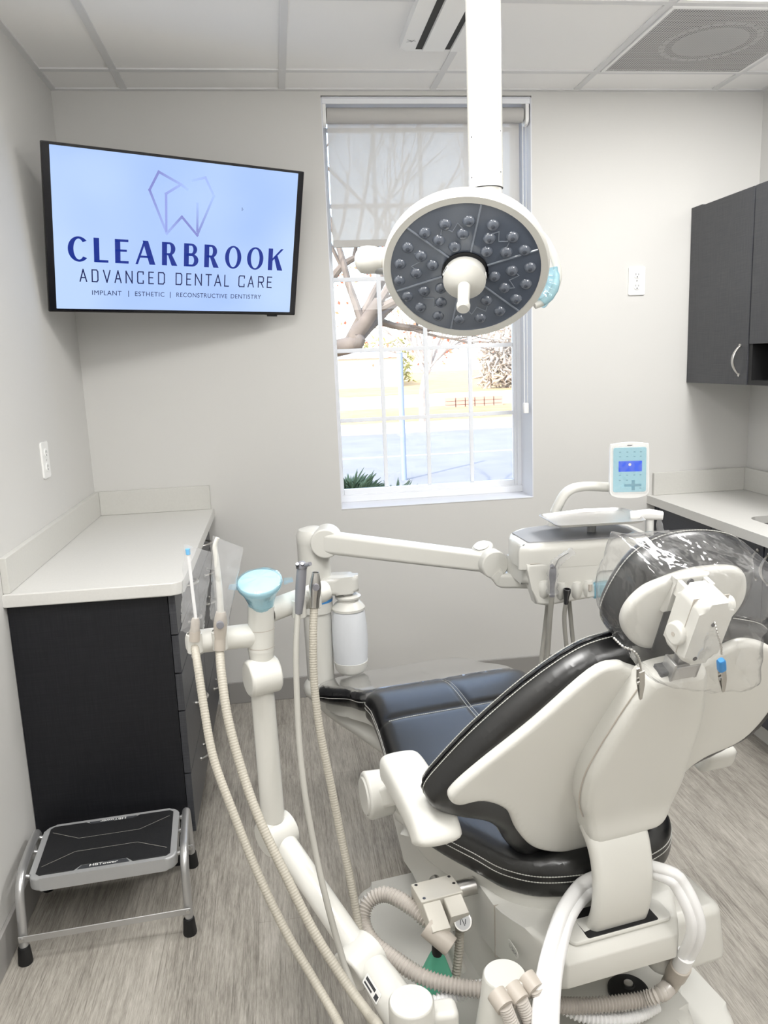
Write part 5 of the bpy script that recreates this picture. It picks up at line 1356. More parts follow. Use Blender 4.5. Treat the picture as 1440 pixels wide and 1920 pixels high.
def wrapfn(bm):
    n = 40; c = P(490, 1128, y=YC); ax = Vector((-.02, -.22, 1)).normalized(); x_, y_, _ = basis(ax); prof = [(.029, -.012), (.033, .004), (.042, .022), (.053, .034), (.0565, .043), (.0555, .050), (.040, .0545), (.02, .0555), (0, .056)]
    rings = []
    for (r, h_) in prof:
        if r == 0: rings.append([bm.verts.new(c + ax * h_)]); continue
        ring = []
        for j in range(n):
            a = 2 * PI * j / n; k = 1 + .035 * noise.noise(Vector((math.cos(a) * 3, math.sin(a) * 3, h_ * 60)))
            w_ = x_ * math.cos(a) * k + y_ * math.sin(a) * .82 * k
            pull = max(0, abs(w_.dot(CL)) - .92) * 1.6 if .03 < h_ < .052 else 0
            ring.append(bm.verts.new(c + ax * (h_ + .003 * noise.noise(Vector((math.cos(a) * 2, math.sin(a) * 2, h_ * 30))) + pull * .006) + w_ * r * (1 + pull)))
        rings.append(ring)
    for A_, B_ in zip(rings, rings[1:]):
        for j in range(n):
            k = (j + 1) % n
            if len(B_) == 1: bm.faces.new((A_[j], A_[k], B_[0]))
            else: bm.faces.new((A_[j], A_[k], B_[k], B_[j]))
bm = B(); wrapfn(bm); obj('film', bm, 'blue_film', tf, ang=80)
bm = B()
cc = P(490, 1100, y=YC)
for s in (-1, 1):
    q = cc + CL * (.046 * s) + UPV * .002
    f_ = [bm.verts.new(v) for v in (q + UPV * .002 + Vector((0, -.022, 0)), q + CL * .020 * s + UPV * .004 + Vector((0, -.012, 0)), q + CL * .018 * s + UPV * .006 + Vector((0, .016, 0)), q + UPV * .004 + Vector((0, .024, 0)))]; bm.faces.new(f_)
obj('film_corner', bm, 'blue_film', tf, smooth=False)
# holder bars
bar_d = Vector((.93, .36, .0)).normalized()
lb0 = P(352, 1205, y=YC - .03); lb1 = P(478, 1190, y=YC)
rb0 = P(505, 1146, y=YC + .01); rb1 = P(603, 1110, y=YC + .075); rb2 = P(612, 1106, y=YC + .08)
bm = B(); d_ = (lb0 - lb1).normalized(); lathe(bm, [(.0245, 0), (.0235, (lb0 - lb1).length - .012), (.020, (lb0 - lb1).length), (.012, (lb0 - lb1).length + .004), (0, (lb0 - lb1).length + .005)], lb1, d_, 28); obj('holder_bar', bm, 'cream', aa)
bm = B(); d_ = (rb2 - rb0).normalized(); L_ = (rb2 - rb0).length; lathe(bm, [(.0235, 0), (.0235, L_ - .010), (.020, L_), (.010, L_ + .004), (0, L_ + .005)], rb0, d_, 28); obj('holder_bar', bm, 'cream', aa)
# lower joints and links
bm = B(); pivot(bm, k1, (.80, .55, .1), .040, .068, .006); obj('elbow_joint', bm, 'cream_gloss', aa)
a_ = k1 + Vector((.010, -.012, -.01)); b_ = k2 + Vector((-.004, .01, .012))
bm = B(); tube(bm, [a_, a_.lerp(b_, .5), b_], [.0265, .0262, .026], 28); obj('link_tube', bm, 'cream_gloss', aa)
bm = B(); pivot(bm, k2, (.75, .60, .22), .041, .070, .006); obj('elbow_joint', bm, 'cream_gloss', aa)
c1_ = P(700, 1815, y=1.32); c2_ = P(770, 1925, y=1.20)
bm = B(); tube(bm, [c1_, c1_.lerp(c2_, .3), c1_.lerp(c2_, .6), c2_], [.030, .034, .036, .036], 28); lk = obj('link_tube', bm, 'cream_gloss', aa)
ld = (c2_ - c1_).normalized(); side = (CAM - c1_); side = (side - ld * side.dot(ld)); side.normalize(); sd2 = (side + ld.cross(side) * -.75 * (1 if ld.cross(side).z > 0 else -1)).normalized()
lc_ = c1_.lerp(c2_, .36) + sd2 * .0355
bm = B(); slab(bm, rrect(-.026, .026, -.010, .010, .002, 2), 0, .0008, mtx=frame(ld, sd2.cross(ld), sd2, lc_)); lb_ = obj('rating_label', bm, 'letter_white', lk)
bm = B(); box(bm, -.022, .010, .001, .0068, .0008, .0012); box(bm, -.022, .004, -.0065, -.003, .0008, .0012); box(bm, .013, .023, -.007, .003, .0008, .0012); bmesh.ops.transform(bm, matrix=frame(ld, sd2.cross(ld), sd2, lc_), verts=bm.verts); obj('label_print', bm, 'ink', lb_, smooth=False)
bm = B(); lathe(bm, [(0, 0), (.037, 0), (.040, .004), (.043, .30), (.043, .39), (0, .39)][::1], st1, (0, 0, -1), 40); obj('mount_post', bm, 'cream', aa)
bm = B(); lathe(bm, [(0, 0), (.036, 0), (.039, .004), (.044, .05), (.052, .10), (.062, .16), (.072, .28), (.074, .40), (0, .40)], st2, (0, 0, -1), 40); obj('mount_post', bm, 'cream', aa)
bm = B(); slab(bm, rrect(st1.x + .02, st2.x - .02, st1.y - .03, st1.y + .03, .015, 3), .10, .27, .02, 3); slab(bm, rrect(st1.x + .03, st1.x + .085, st1.y - .005, st1.y + .04, .012, 3), .20, .365, .012, 3); obj('mount_bridge', bm, 'cream', aa, ang=50)
bm = B(); slab(bm, rrect(st1.x - .06, st2.x + .10, st1.y - .07, st1.y + .10, .03, 4), .0, .10, .02, 3, bev_lo=0); obj('mount_foot', bm, 'cream', aa, ang=50)
# vacuum hose cuffs on the rear post
cf = [((995, 1880), (1045, 1925)), ((1022, 1865), (1075, 1915)), ((1048, 1850), (1085, 1905))]
ce_ = []
for i, ((ax_, ay_), _) in enumerate(((995, 1868), 0) for _ in range(0)): pass
for i, (p0, p1, p2) in enumerate((((930, 1862), (948, 1890), (962, 1925)), ((958, 1850), (978, 1878), (992, 1912)), ((986, 1832), (1006, 1858), (1022, 1895)))):
    yb = st2.y - .055 + .012 * i
    a0 = P(*p0, y=yb + .02); a1 = P(*p1, y=yb - .005); a2 = P(*p2, y=yb - .01)
    bm = B(); cyl(bm, a0, a1, .0175, .0165, 24); obj('hose_cuff', bm, 'cuff', aa)
    ce_.append((a1, a2))

# assistant instruments with their hoses --------------------------------
def inst(name, label, c): return thing(name, label, 'dental instrument', tuple(c))
def hose_path(pts, y0, y1, zmin=.02):
    n = len(pts); out = []
    for i, (px, py) in enumerate(pts):
        t = i / (n - 1); y = y0 + (y1 - y0) * t ** 1.1
        p = P(px, py, y=y)
        if p.z < zmin: p = P(px, py, z=zmin)
        out.append(p)
    return out + [out[-1].lerp(Vector((st1.x - .02, st1.y + .02, .05)), .5), Vector((st1.x - .01, st1.y + .03, .05))]
se = inst('saliva_ejector', 'slim saliva ejector with blue tip, leftmost on the assistant unit', lb0)
g0 = P(365, 1205, y=YC - .055); g1 = P(367, 1160, y=YC - .055); t1 = P(353, 1040, y=YC - .055)
bm = B(); lathe(bm, [(0, 0), (.0105, 0), (.0105, .02), (.009, .024), (.0085, .040), (.0065, .046), (0, .046)], g0 + Vector((0, 0, .004)), g1 - g0, 20); obj('valve_body', bm, 'cuff', se)
bm = B(); tube(bm, [g1, g1.lerp(t1, .5), t1], .0032, 10); obj('suction_tube', bm, 'hose_white', se)
M['blue_tip'] = mat('light_blue_tip', (110, 178, 222), .4)
bm = B(); cyl(bm, t1, t1 + (t1 - g1).normalized() * .012, .0046, n=14, rnd=.001); obj('tip', bm, 'blue_tip', se)
bm = B(); ribbed(bm, hose_path([(365, 1212), (371, 1250), (383, 1330), (400, 1420), (432, 1510), (480, 1630), (535, 1745), (590, 1840), (625, 1900), (650, 1950)], YC - .055, 1.18), .0080, .0052, .0003); obj('hose', bm, 'hose', se)
hv = inst('high_volume_evacuator', 'white curved evacuator tip with round grey valve, second from left', lb1)
g0 = P(412, 1218, y=YC - .05); g1 = P(414, 1145, y=YC - .05)
bm = B(); lathe(bm, [(0, 0), (.011, 0), (.011, .022), (.0105, .024), (.0130, .040), (.0135, .055), (.011, .072), (.009, .078), (0, .078)], g0, g1 - g0, 22); vb = obj('valve_body', bm, 'cuff', hv)
vc_ = P(412, 1172, y=YC - .066); bm = B(); cyl(bm, vc_ + Vector((0, .006, 0)), vc_ + Vector((.001, -.003, 0)), .0075, n=20, rnd=.001); obj('valve_dial', bm, 'instr_grey', vb)
tp_ = [P(414, 1148, y=YC - .05), P(411, 1100, y=YC - .05), P(406, 1050, y=YC - .05), P(403, 1025, y=YC - .05), P(408, 1008, y=YC - .05)]
bm = B(); q = spline(tp_, 8); tube(bm, q, [.0068 - .003 * i / len(q) for i in range(len(q))], 14); obj('suction_tip', bm, 'cream', hv)
bm = B(); ribbed(bm, hose_path([(412, 1222), (416, 1270), (428, 1350), (455, 1450), (488, 1540), (535, 1640), (590, 1750), (650, 1845), (690, 1900), (715, 1940)], YC - .05, 1.16), .0088, .0052, .0003); obj('hose', bm, 'hose', hv)
sg = inst('assistant_syringe', 'grey angled syringe on the right bar of the assistant unit', rb0)
g0 = P(560, 1150, y=YC + .0); g1 = P(566, 1062, y=YC + .0)
bm = B(); q = [g0 + (g1 - g0) * t for t in (0, .25, .5, .8, 1)]; tube(bm, q, [.0075, .0095, .0105, .0105, .010], 18); ball(bm, g1, .0115, 16); obj('syringe_body', bm, 'instr_grey', sg)
bm = B(); cyl(bm, g1, P(582, 1057, y=YC - .02), .0045, .0042, 12); obj('nozzle', bm, 'instr_grey', sg)
bm = B()
for dx in (-.005, .005): cyl(bm, g1 + Vector((dx - .004, -.007, .004)), g1 + Vector((dx - .004, -.012, .009)), .0035, n=10)
box(bm, g1.x - .012, g1.x + .003, g1.y - .009, g1.y - .006, g1.z - .002, g1.z + .005)
obj('buttons', bm, 'dark_steel', sg)
bm = B(); tube(bm, resample(spline(hose_path([(558, 1152), (555, 1220), (557, 1310), (562, 1400), (572, 1490), (590, 1590), (610, 1680), (640, 1790), (668, 1865), (700, 1930)], YC, 1.24), 10), .012), .0062, 12); obj('hose', bm, 'hose_thin', sg)
h2 = inst('tipless_evacuator', 'silver evacuator valve without tip, rightmost on the assistant unit', rb1)
g0 = P(589, 1138, y=YC + .02); g1 = P(592, 1070, y=YC + .02)
bm = B(); lathe(bm, [(0, 0), (.0105, 0), (.0105, .018), (.0125, .030), (.0130, .044), (.0105, .060), (.0075, .074), (.0062, .074), (.006, .060), (0, .058)], g0, g1 - g0, 22); vb = obj('valve_body', bm, 'nickel', h2)
vc_ = P(592, 1101, y=YC + .006); bm = B(); cyl(bm, vc_ + Vector((0, .006, 0)), vc_ + Vector((.001, -.004, 0)), .0072, n=20, rnd=.001); obj('valve_dial', bm, 'instr_grey', vb)
bm = B(); ribbed(bm, hose_path([(589, 1140), (587, 1190), (589, 1280), (600, 1370), (618, 1460), (638, 1560), (655, 1640), (668, 1710), (676, 1765), (690, 1840), (720, 1900)], YC + .02, 1.40), .0085, .0052, .0003); obj('hose', bm, 'hose', h2)
# clips on the bars
for (px, py, yy_) in ((365, 1205, YC - .045), (412, 1200, YC - .035), (560, 1140, YC + .02), (589, 1122, YC + .04)):
    c = P(px, py, y=yy_); bm = B(); lathe(bm, [(.0135, -.020), (.0155, -.018), (.0155, .018), (.0135, .020)], c, UPV, 24); obj('holder_ring', bm, 'cream', aa)
# barrier sleeves
def pouch(label, corners, y, seed, zoff=.0):
    t = thing('barrier_sleeve', label, 'barrier film', tuple(P(*corners[3], y=y)))
    tl_, tr2_, br_, bl_ = [P(*c, y=y) for c in corners]
    bm = B(); n, m = 16, 26; G = {}
    for s in (-1, 1):
        for i in range(n + 1):
            for j in range(m + 1):
                a = i / n; b = j / m
                p = (tl_ * (1 - a) + tr2_ * a) * (1 - b) + (bl_ * (1 - a) + br_ * a) * b
                if s == 1 and (i in (0, n) or j == 0): G[s, i, j] = G[-1, i, j]; continue
                bulge = math.sin(PI * a) ** .7 * (.004 + .013 * min(1, b * 1.3))
                nz = noise.noise(Vector((a * 5 + seed, b * 9, s * 3))) * .007 * min(1, b * 3) + noise.noise(Vector((a * 14 + seed, b * 24, s * 5))) * .003 * b
                G[s, i, j] = bm.verts.new(p + Vector((nz * .4, s * bulge + nz, nz * .5)))
    for s in (-1, 1):
        for i in range(n):
            for j in range(m): 
                try: bm.faces.new((G[s, i, j], G[s, i + 1, j], G[s, i + 1, j + 1], G[s, i, j + 1]))
                except ValueError: pass
    return obj('film', bm, 'sleeve', t, ang=80)
pouch('clear plastic sleeve over the blue-tipped saliva ejector', [(345, 1019), (398, 1035), (382, 1180), (338, 1182)], YC - .055, 1)
pouch('clear plastic sleeve over the white curved evacuator tip', [(399, 1004), (457, 1026), (428, 1172), (393, 1160)], YC - .05, 7)

# ================================================================== NITROUS MANIFOLD, BAG AND HOSES
vbk = thing('gas_manifold', 'beige gas manifold block with round gauge beside the chair base', 'manifold', tuple(P(815, 1690, z=.34)))
ZV = .40
b4 = [P(769, 1657, z=ZV), P(790, 1692, z=ZV), P(868, 1672, z=ZV), P(848, 1637, z=ZV)]
vx = ((b4[2] - b4[1]) + (b4[3] - b4[0])).normalized(); vy = UPV.cross(vx).normalized(); vcn = sum(b4, Vector()) / 4
vw = ((b4[2] - b4[1]).length + (b4[3] - b4[0]).length) / 4; vd = ((b4[0] - b4[1]).dot(vy) + (b4[3] - b4[2]).dot(vy)) / 4
VF = frame(vx, vy, UPV, vcn)
bm = B(); box(bm, -vw, vw, -abs(vd), abs(vd), -.052, 0, .004, 2, VF); mb_ = obj('manifold_block', bm, 'block', vbk)
for x, y in ((-.8, .72), (-.78, -.7), (.8, .75), (.82, .0)):
    bm = B(); c = VF @ Vector((x * vw, y * abs(vd), -.001)); cyl(bm, c, c + UPV * .0015, .0035, n=12); obj('bolt', bm, 'dark_steel', mb_)
yd = -abs(vd)
for x0, x1, L, dz, nm in ((-vw * .95, -vw * .12, .050, -.025, 'outlet_block'), (vw * .02, vw * .88, .036, -.015, 'outlet_block')):
    bm = B(); q0 = VF @ Vector(((x0 + x1) / 2, yd + .004, -.018)); q1 = VF @ Vector(((x0 + x1) / 2, yd - L, -.018 + dz))
    sweep(bm, [q0, q1], rrect(-(x1 - x0) / 2, (x1 - x0) / 2, -.017, .017, .003, 3), up=(0, 0, 1)); obj(nm, bm, 'block', vbk)
gc = P(868, 1728, z=ZV - .055)
gn = (CAM - gc).normalized()
bm = B(); gc = gc + gn * .03; cyl(bm, gc - gn * .030, gc, .0195, n=28, rnd=.002); gg = obj('gauge', bm, 'nickel', vbk)
bm = B(); cyl(bm, gc, gc + gn * .0006, .0155, n=24); obj('gauge_face', bm, 'silver_paint', gg)
bm = B(); x_, y_, _ = basis(gn); strokes(bm, [[(0, .2), (1, .8)], [(.1, .9), (.9, .95)], [(.2, .1), (.8, .05)]], -.007, .007, -.006, .006, .0008, .0010); bmesh.ops.transform(bm, matrix=frame(y_, -x_, gn, gc), verts=bm.verts); obj('gauge_marking', bm, 'ink', gg, smooth=False)
bm = B(); p = VF @ Vector((vw * .9, abs(vd) * .5, -.03)); cyl(bm, p, p + vx * .05, .018, n=20); p2 = VF @ Vector((vw * .3, abs(vd), -.02)); cyl(bm, p2, p2 + vy * .02, .012, n=16); obj('gas_fitting', bm, 'nickel', vbk)
bm = B(); p = VF @ Vector((0, .02, -.05)); cyl(bm, p, (p.x + .06, p.y + .02, .16), .014, n=16); obj('manifold_bracket', bm, 'cream', vbk)
# spout and cuff
e0 = P(815, 1722, z=ZV - .05); e1 = P(838, 1768, z=ZV - .09)
sp0 = P(812, 1742, z=ZV - .075); sp1 = P(845, 1765, z=ZV - .085)
bm = B(); cyl(bm, P(800, 1736, z=ZV - .035), P(846, 1776, z=ZV - .065), .0215, .0205, 24, rnd=.002); obj('spout_cuff', bm, 'cuff', vbk)
# green bag
gb = thing('reservoir_bag', 'green rubber reservoir bag hanging under the gas manifold', 'reservoir bag', tuple(P(815, 1860, z=.18)))
gtop = P(820, 1782, z=.285); gbot = P(812, 1885, z=.14)
dd = (gbot - gtop).normalized(); x_, y_, _ = basis(dd)
vv_ = (CAM - gtop).normalized(); sx_ = vv_.cross(dd).normalized(); sy_ = dd.cross(sx_)
bm = B(); rings = []; Lb = (gbot - gtop).length
for i in range(25):
    t = i / 24; r = .010 + .030 * min(1, t * 1.7) ** .8 if t < .75 else .040 * (1 - (t - .75) * 1.6); c = gtop + dd * (Lb * 1.15 * t)
    ring = []
    for j in range(28):
        a = 2 * PI * j / 28; f = 1 + .22 * math.cos(3 * a + .5) * min(1, t * 2)
        ring.append(bm.verts.new(c + (sx_ * math.cos(a) + sy_ * math.sin(a) * .75) * r * f))
    rings.append(ring)
for A_, B_ in zip(rings, rings[1:]):
    for j in range(28): bm.faces.new((A_[j], A_[(j + 1) % 28], B_[(j + 1) % 28], B_[j]))
bm.faces.new(rings[0]); bm.faces.new(rings[-1])
obj('bag', bm, 'green_bag', gb, ang=80)
bm = B(); cyl(bm, gtop - dd * .022, gtop + dd * .008, .0125, .0115, 20); obj('bag_neck', bm, 'rubber', gb)
bm = B(); cyl(bm, gtop - dd * .034, gtop - dd * .020, .0135, n=20); obj('metal_collar', bm, 'dark_steel', gb)
# corrugated loop
def corr(name, label, pts, r, m, pitch=.0075, depth=.0022, cat='hose'):
    t = thing(name, label, cat, tuple(pts[-1]))
    bm = B(); ribbed(bm, pts, r, pitch, depth, 16); obj('corrugated_tube', bm, m, t); return t
z0 = ZV - .07
lp = [P(838, 1762, z=.325), P(810, 1735, z=.345), P(770, 1700, z=.365), P(725, 1677, z=.37), P(692, 1690, z=.355), P(680, 1725, z=.33), P(697, 1765, z=.31), P(735, 1795, z=.30), P(790, 1830, z=.29), P(850, 1848, z=.28), P(915, 1856, z=.27), P(960, 1850, z=.25)]
hl = corr('corrugated_hose', 'grey corrugated hose looping out to the left of the gas manifold', lp, .0150, 'hose_grey')
wl = [P(800, 1890, z=.25), P(830, 1873, z=.255), P(870, 1860, z=.258), P(905, 1850, z=.255), P(950, 1845, z=.24)]
corr('white_corrugated_hose', 'short white corrugated hose behind the left cream mount post', wl, .0125, 'hose_white')
vl = [P(862, 1742, z=.315), P(861, 1775, z=.27), P(857, 1815, z=.22), P(852, 1840, z=.19)]
corr('corrugated_hose', 'thin grey corrugated hose dropping below the round gauge', vl, .0085, 'hose', .007, .0014)
# three vacuum lines from the cuffs
vt_ = thing('vacuum_lines', 'three grey vacuum lines leaving the cuffs of the right mount post', 'hose', tuple(ce_[0][1]))
for a1, a2 in ce_:
    bm = B(); d = (a2 - a1)
    ribbed(bm, [a1 - d * .1, a1, a1.lerp(a2, .5), a2, a2 + d * .6 + Vector((.01, 0, -.03)), a2 + d * 1.0 + Vector((.03, .02, -.10)), Vector((st2.x + .05, st2.y - .02, .14)), Vector((st2.x + .04, st2.y + .01, .06))], .0125, .005, .0006); obj('vacuum_line', bm, 'hose_grey', vt_)
# twin white hoses round the spine
def whose(label, pts, r, group=None):
    t = thing('twin_hose', label, 'hose', tuple(pts[-1]))
    bm = B(); q = resample(spline(pts, 12), .008)
    for s in (-1, 1): pass
    prof = [(r * 1.25 * math.cos(a) * (1 - .0 * abs(math.sin(a))), r * .75 * math.sin(a) * (1 - .35 * math.exp(-(math.cos(a) / .18) ** 2))) for a in [2 * PI * i / 28 for i in range(28)]]
    rings = []
    x_ = None
    for i, p in enumerate(q):
        d = (q[min(len(q) - 1, i + 1)] - q[max(0, i - 1)]).normalized()
        v = (CAM - p).normalized() * .6 + BN * .4; y_ = (v - d * v.dot(d)).normalized(); x_ = y_.cross(d)
        rings.append([bm.verts.new(p + x_ * a + y_ * b) for a, b in prof])
    for A_, B_ in zip(rings, rings[1:]):
        for j in range(28): bm.faces.new((A_[j], A_[(j + 1) % 28], B_[(j + 1) % 28], B_[j]))
    bm.faces.new(rings[0]); bm.faces.new(rings[-1])
    obj('hose_pair', bm, 'hose_white', t, ang=60)
    return t
wA = [KL(1150, 1648, -.02), KL(1118, 1655, -.045), KL(1090, 1672, -.075), P(1062, 1712, z=.43), P(1043, 1770, z=.425), P(1030, 1830, z=.41), P(1024, 1890, z=.385), P(1022, 1950, z=.35), P(1022, 2010, z=.28), P(1022, 2010, z=.28) + Vector((.01, .02, -.12)), Vector((st2.x + .02, st2.y - .02, .08))]
whose('paired white hoses arching down left of the chair spine', wA, .0195)
wB = [K(.935, -.005, .450), K(.945, .030, .468), KL(1252, 1640, .065), KL(1275, 1660, .085), KL(1296, 1700, .10), KL(1305, 1735, .11), KL(1300, 1765, .115), KL(1285, 1795, .12)]
tw = whose('paired white hoses curving down right of the chair spine', wB, .0150)
a0, a1 = KL(1286, 1790, .12), KL(1276, 1812, .122); a2 = KL(1255, 1848, .125)
bm = B(); cyl(bm, a0, a1, .0185, .0175, 28); obj('white_ferrule', bm, 'hose_white', tw)
bm = B(); cyl(bm, a1 + (a0 - a1) * .1, a1.lerp(a2, .45), .0215, .0215, 28, rnd=.002); cyl(bm, a1.lerp(a2, .42), a2, .019, .0185, 28, rnd=.002); obj('reducer_cuff', bm, 'cuff', tw)
q = [a2, P(1240, 1862, z=.20), P(1205, 1874, z=.185), P(1150, 1882, z=.18), P(1090, 1886, z=.18), P(1045, 1884, z=.19), P(1000, 1876, z=.20)]
corr('corrugated_hose', 'translucent grey corrugated hose running left from the reducer cuff', q, .0145, 'hose_grey', .0068, .0024)
q = [P(1230, 1885, z=.14), P(1190, 1906, z=.14), P(1140, 1912, z=.145), P(1090, 1904, z=.15), P(1050, 1886, z=.155), P(1000, 1870, z=.15)]
corr('white_corrugated_hose', 'white corrugated hose lying lowest behind the chair base', q, .0125, 'hose_white', .0080, .0020)

# ================================================================== SURGICAL LIGHT
sl_ = thing('surgical_light', 'round ceiling-mounted dental light with smoked lens panel of many bulbs', 'lamp', (1.275, 1.80, ROOM_H))
YP = 1.80
pb = P(911, 355, y=YP); ptop = Vector((P(907, 0, y=YP).x, YP, ROOM_H))
pxm = (pb.x + ptop.x) / 2 
bm = B(); cyl(bm, (pb.x, YP, pb.z + .0), (pb.x, YP, ROOM_H), .0375, n=48); cyl(bm, (pb.x, YP, ROOM_H - .03), (pb.x, YP, ROOM_H), .10, n=40); obj('pole', bm, 'cream_gloss', sl_)
bm = B(); cyl(bm, (pb.x + .001, YP, pb.z - .075), (pb.x, YP, pb.z + .0015), .035, n=44); obj('lower_sleeve', bm, 'cream_gloss', sl_)
bm = B(); lathe(bm, [(.0352, 0), (.0378, .0006), (.0378, .0016), (.0352, .002)], (pb.x, YP, pb.z - .0006), (0, 0, 1), 44); obj('pole_seam', bm, 'ink', sl_)
for (px, py) in ((932, 252), (932, 328), (881, 261), (882, 336)):
    d = P(px, py, y=YP); c = Vector((pb.x, YP, d.z)); v = Vector((d.x - pb.x, 0, 0)); s_ = max(-.98, min(.98, (d.x - pb.x) / .0375))
    vd_ = Vector((s_, -math.sqrt(1 - s_ * s_), 0))
    bm = B(); cyl(bm, c + vd_ * .0368, c + vd_ * .0382, .0042, n=14); sc_ = obj('set_screw', bm, 'white', sl_)
    bm = B(); cyl(bm, c + vd_ * .038, c + vd_ * .0385, .0018, n=10); obj('screw_socket', bm, 'ink', sc_)
LCN = P(872, 509, y=1.62)
LN = Vector((-.215, -.72, -.655)).normalized()
LXv = (RX - LN * RX.dot(LN)).normalized(); LYv = LN.cross(LXv)
LR = .166
LF = frame(LXv, LYv, LN, LCN)
def lat(prof, n=64): b = B(); lathe(b, prof, (0, 0, 0), (0, 0, 1), n); bmesh.ops.transform(b, matrix=LF, verts=b.verts); return b
obj('head_housing', lat([(LR - .010, .001), (LR - .003, .002), (LR, -.004), (LR + .001, -.012), (LR - .002, -.030), (LR - .012, -.042), (LR - .05, -.052), (.05, -.060), (0, -.060)], 80), 'cream', sl_, ang=50)
obj('rim_ring', lat([(LR - .0165, -.006), (LR - .0165, .001), (LR - .010, .0015), (LR - .003, .002)], 80), 'cream', sl_)
lp_ = obj('lens_panel', lat([(LR - .0160, -.002), (.02, -.0035), (0, -.0035)], 80), 'lens_panel', sl_)
zc = lambda zx, zy: (680 + zx * .5278, zy * .5278)
Mi = LF.inverted()
bulbs = [(293, 800), (377, 788), (463, 802), (220, 830), (270, 857), (355, 834), (327, 880), (160, 882), (207, 912), (248, 945), (132, 940), (190, 973), (130, 999), (218, 1037), (158, 1055), (278, 1027), (278, 1077), (205, 1095), (268, 1125), (343, 1137), (418, 1133), (487, 1108), (440, 1070), (545, 1065), (503, 1025), (580, 1012), (595, 953), (530, 965), (468, 985), (575, 892), (510, 899), (450, 850), (533, 845), (440, 897)]
gm2, gt2, gp2 = new_mat('clear_bulb_lens')
gp2.inputs['Base Color'].default_value = srgb(98, 106, 120); gp2.inputs['Roughness'].default_value = .06; gp2.inputs['Coat Weight'].default_value = .8; gp2.inputs['Specular IOR Level'].default_value = .8
M['lens'] = gm2
M['lens_core'] = mat('bulb_core', (76, 82, 94), .15, coat=.5)
proto = None
for (zx, zy) in bulbs:
    u_, v_ = zc(zx, zy); p = Mi @ onplane(u_, v_, LCN, LN)
    if proto is None:
        b = B(); lathe(b, [(0, .0075), (.004, .0072), (.0075, .0062), (.0105, .004), (.0125, 0)], (0, 0, -.0025), (0, 0, 1), 24); bmesh.ops.transform(b, matrix=Matrix(LF.to_3x3().to_4x4()), verts=b.verts)
        o = obj('bulb_lens', b, 'lens', sl_); b = B(); lathe(b, [(0, .0010), (.0032, .0008), (.0042, 0), (.0042, -.0005)], (0, 0, .0047), (0, 0, 1), 18)
        bmesh.ops.transform(b, matrix=Matrix(LF.to_3x3().to_4x4()), verts=b.verts); cr = obj('bulb_core', b, 'lens_core'); cr.parent = o
        base_loc = o.location.copy(); proto = (o, cr)
    else:
        o = proto[0].copy(); C.objects.link(o); cr = proto[1].copy(); C.objects.link(cr); cr.parent = o
    o.location = base_loc + LF @ Vector((p.x, p.y, 0))
for i in range(6):
    a = math.radians(20 + 60 * i); b = B(); t_ = [(.04, 0), (.145, 0)]
    tube(b, [Vector((.045 * math.cos(a), .045 * math.sin(a), -.0022)), Vector((.148 * math.cos(a + .05), .148 * math.sin(a + .05), -.0015))], .0022, 6); bmesh.ops.transform(b, matrix=LF, verts=b.verts); obj('lens_ridge', b, 'lens_line', lp_)
for i in range(6):
    b = B(); pts = []
    a0 = math.radians(20 + 60 * i + 16)
    for r_, da in ((.092, 0), (.108, 6), (.092, 14), (.108, 22), (.095, 28)): a = a0 + math.radians(da); pts.append(Vector((r_ * math.cos(a), r_ * math.sin(a), -.0020)))
    tube(b, pts, .0014, 6); bmesh.ops.transform(b, matrix=LF, verts=b.verts); obj('lens_ridge', b, 'lens_line', lp_)
hc = Mi @ onplane(866, 528, LCN + LN * .03, LN)
def latc(prof, n=40, c=(0, 0)): b = B(); lathe(b, prof, (c[0], c[1], 0), (0, 0, 1), n); bmesh.ops.transform(b, matrix=LF, verts=b.verts); return b
hxy = (0, -.003)
obj('hub_recess', latc([(.047, -.0015), (.047, .001), (.040, .0012), (.040, -.001)], 40, hxy), 'tv_black', sl_)
hub = obj('control_hub', latc([(.036, -.002), (.042, .006), (.043, .020), (.042, .030), (.030, .040), (.016, .046), (0, .047)], 44, hxy), 'cream', sl_)
obj('sterile_handle', latc([(.0125, .042), (.0125, .060), (.0115, .095), (.0135, .104), (.0130, .112), (.010, .115), (0, .1155)], 28, hxy), 'cream', sl_)
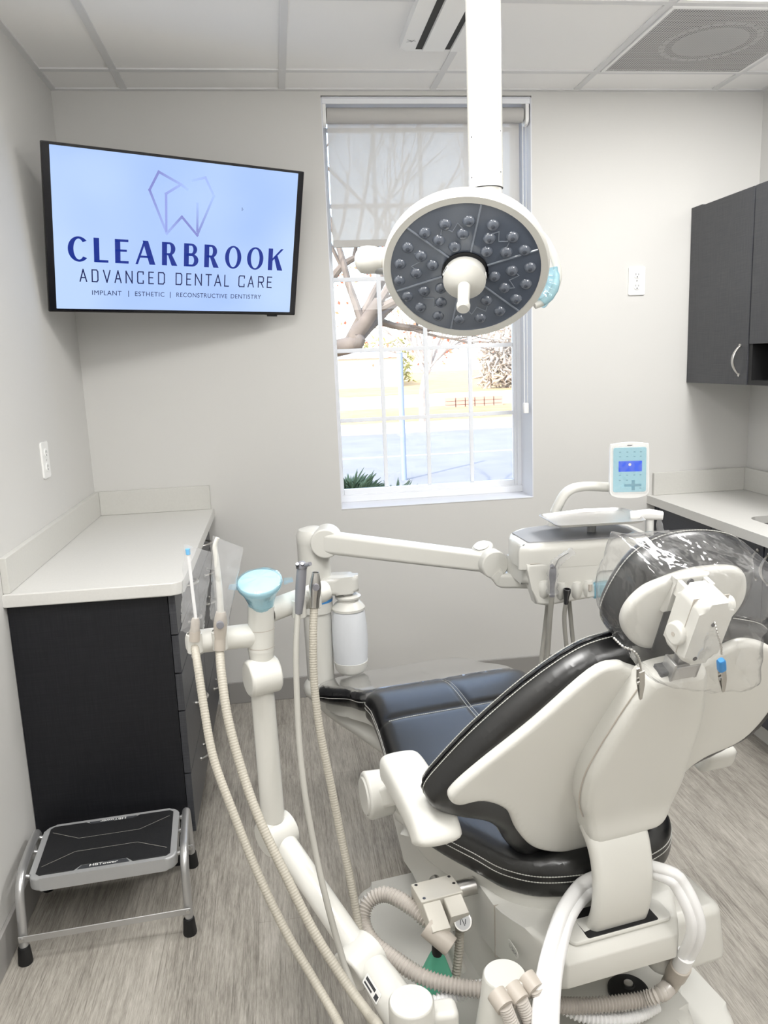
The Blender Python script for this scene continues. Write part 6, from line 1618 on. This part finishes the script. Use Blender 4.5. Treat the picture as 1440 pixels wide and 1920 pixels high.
for ang, nm in ((158, 'level_display'), (14, 'power_button')):
    a = math.radians(ang); n_ = Vector((math.cos(a), math.sin(a), .05)).normalized(); c = Vector((hxy[0], hxy[1], .017)) + n_ * .0425
    y_ = Vector((-math.sin(a), math.cos(a), 0)); z_ = n_.cross(y_)
    b = B(); slab(b, rrect(-.011, .011, -.006, .006, .005, 4) if ang > 100 else rrect(-.006, .006, -.006, .006, .005, 4), -.0005, .0008, mtx=LF @ frame(y_, z_, n_, c)); dsp = obj(nm, b, 'letter_white', hub)
    for i in range(4 if ang > 100 else 1):
        b = B(); box(b, -.008 + i * .0042, -.0055 + i * .0042, -.003, .0022, .0008, .0011, 0, 1, LF @ frame(y_, z_, n_, c)); obj('level_bar', b, 'ink', dsp)
# link from head back to the pole
bk_ = LF @ Vector((0, 0, -.058)); pe = Vector((pb.x, YP, pb.z - .06))
b = B(); tube(b, spline([bk_ + LN * .01, bk_ - LN * .02, (bk_ - LN * .03).lerp(pe, .6), pe + UPV * .02], 6), .034, 24); obj('swivel_link', b, 'cream_gloss', sl_)
# side handles
a = P(728, 488, y=1.69); b0 = P(667, 487, y=1.69)
b = B(); d = (b0 - a); L_ = d.length; lathe(b, [(.024, -.012), (.0245, L_ * .25), (.0275, L_ * .45), (.0285, L_ * .65), (.026, L_ * .85), (.017, L_ * .98), (.008, L_ * 1.03), (0, L_ * 1.04)], a, d, 28); obj('side_handle', b, 'cream', sl_)
b = B(); p = P(714, 488, y=1.69); lathe(b, [(.0244, 0), (.0248, .0006), (.0244, .0012)], p, d, 28); obj('handle_seam', b, 'cuff', sl_)
b = B(); q0 = P(722, 506, y=1.69); q1 = P(680, 498, y=1.69); lathe(b, [(.018, 0), (.018, .02), (.012, .038), (0, .044)], q0, q1 - q0 + Vector((0, 0, -.004)), 24, 1, .55); obj('handle_underside', b, 'silver_paint', sl_)
rq = [P(1004, 432, y=1.66), P(1022, 450, y=1.66), P(1038, 480, y=1.66), P(1046, 512, y=1.66), P(1040, 540, y=1.65), P(1024, 562, y=1.64), P(1002, 572, y=1.64)]
b = B(); tube(b, spline(rq, 8), .0085, 14); obj('loop_handle', b, 'cream', sl_)
hf = thing('light_handle_film', 'blue barrier film wrapped on the right loop handle of the dental light', 'barrier film', tuple(rq[3]))
fq = [P(1030, 505, y=1.652), P(1034, 525, y=1.648), P(1030, 545, y=1.645), P(1012, 566, y=1.64)]
b = B(); sweep(b, spline(fq, 6), rrect(-.016, .016, -.012, .012, .008, 4), up=(0, -1, .2), scale=[(1 + .04 * math.sin(i * 1.9), 1 + .08 * math.cos(i * 1.4)) for i in range(19)]); obj('film', b, 'blue_film', hf, ang=80)
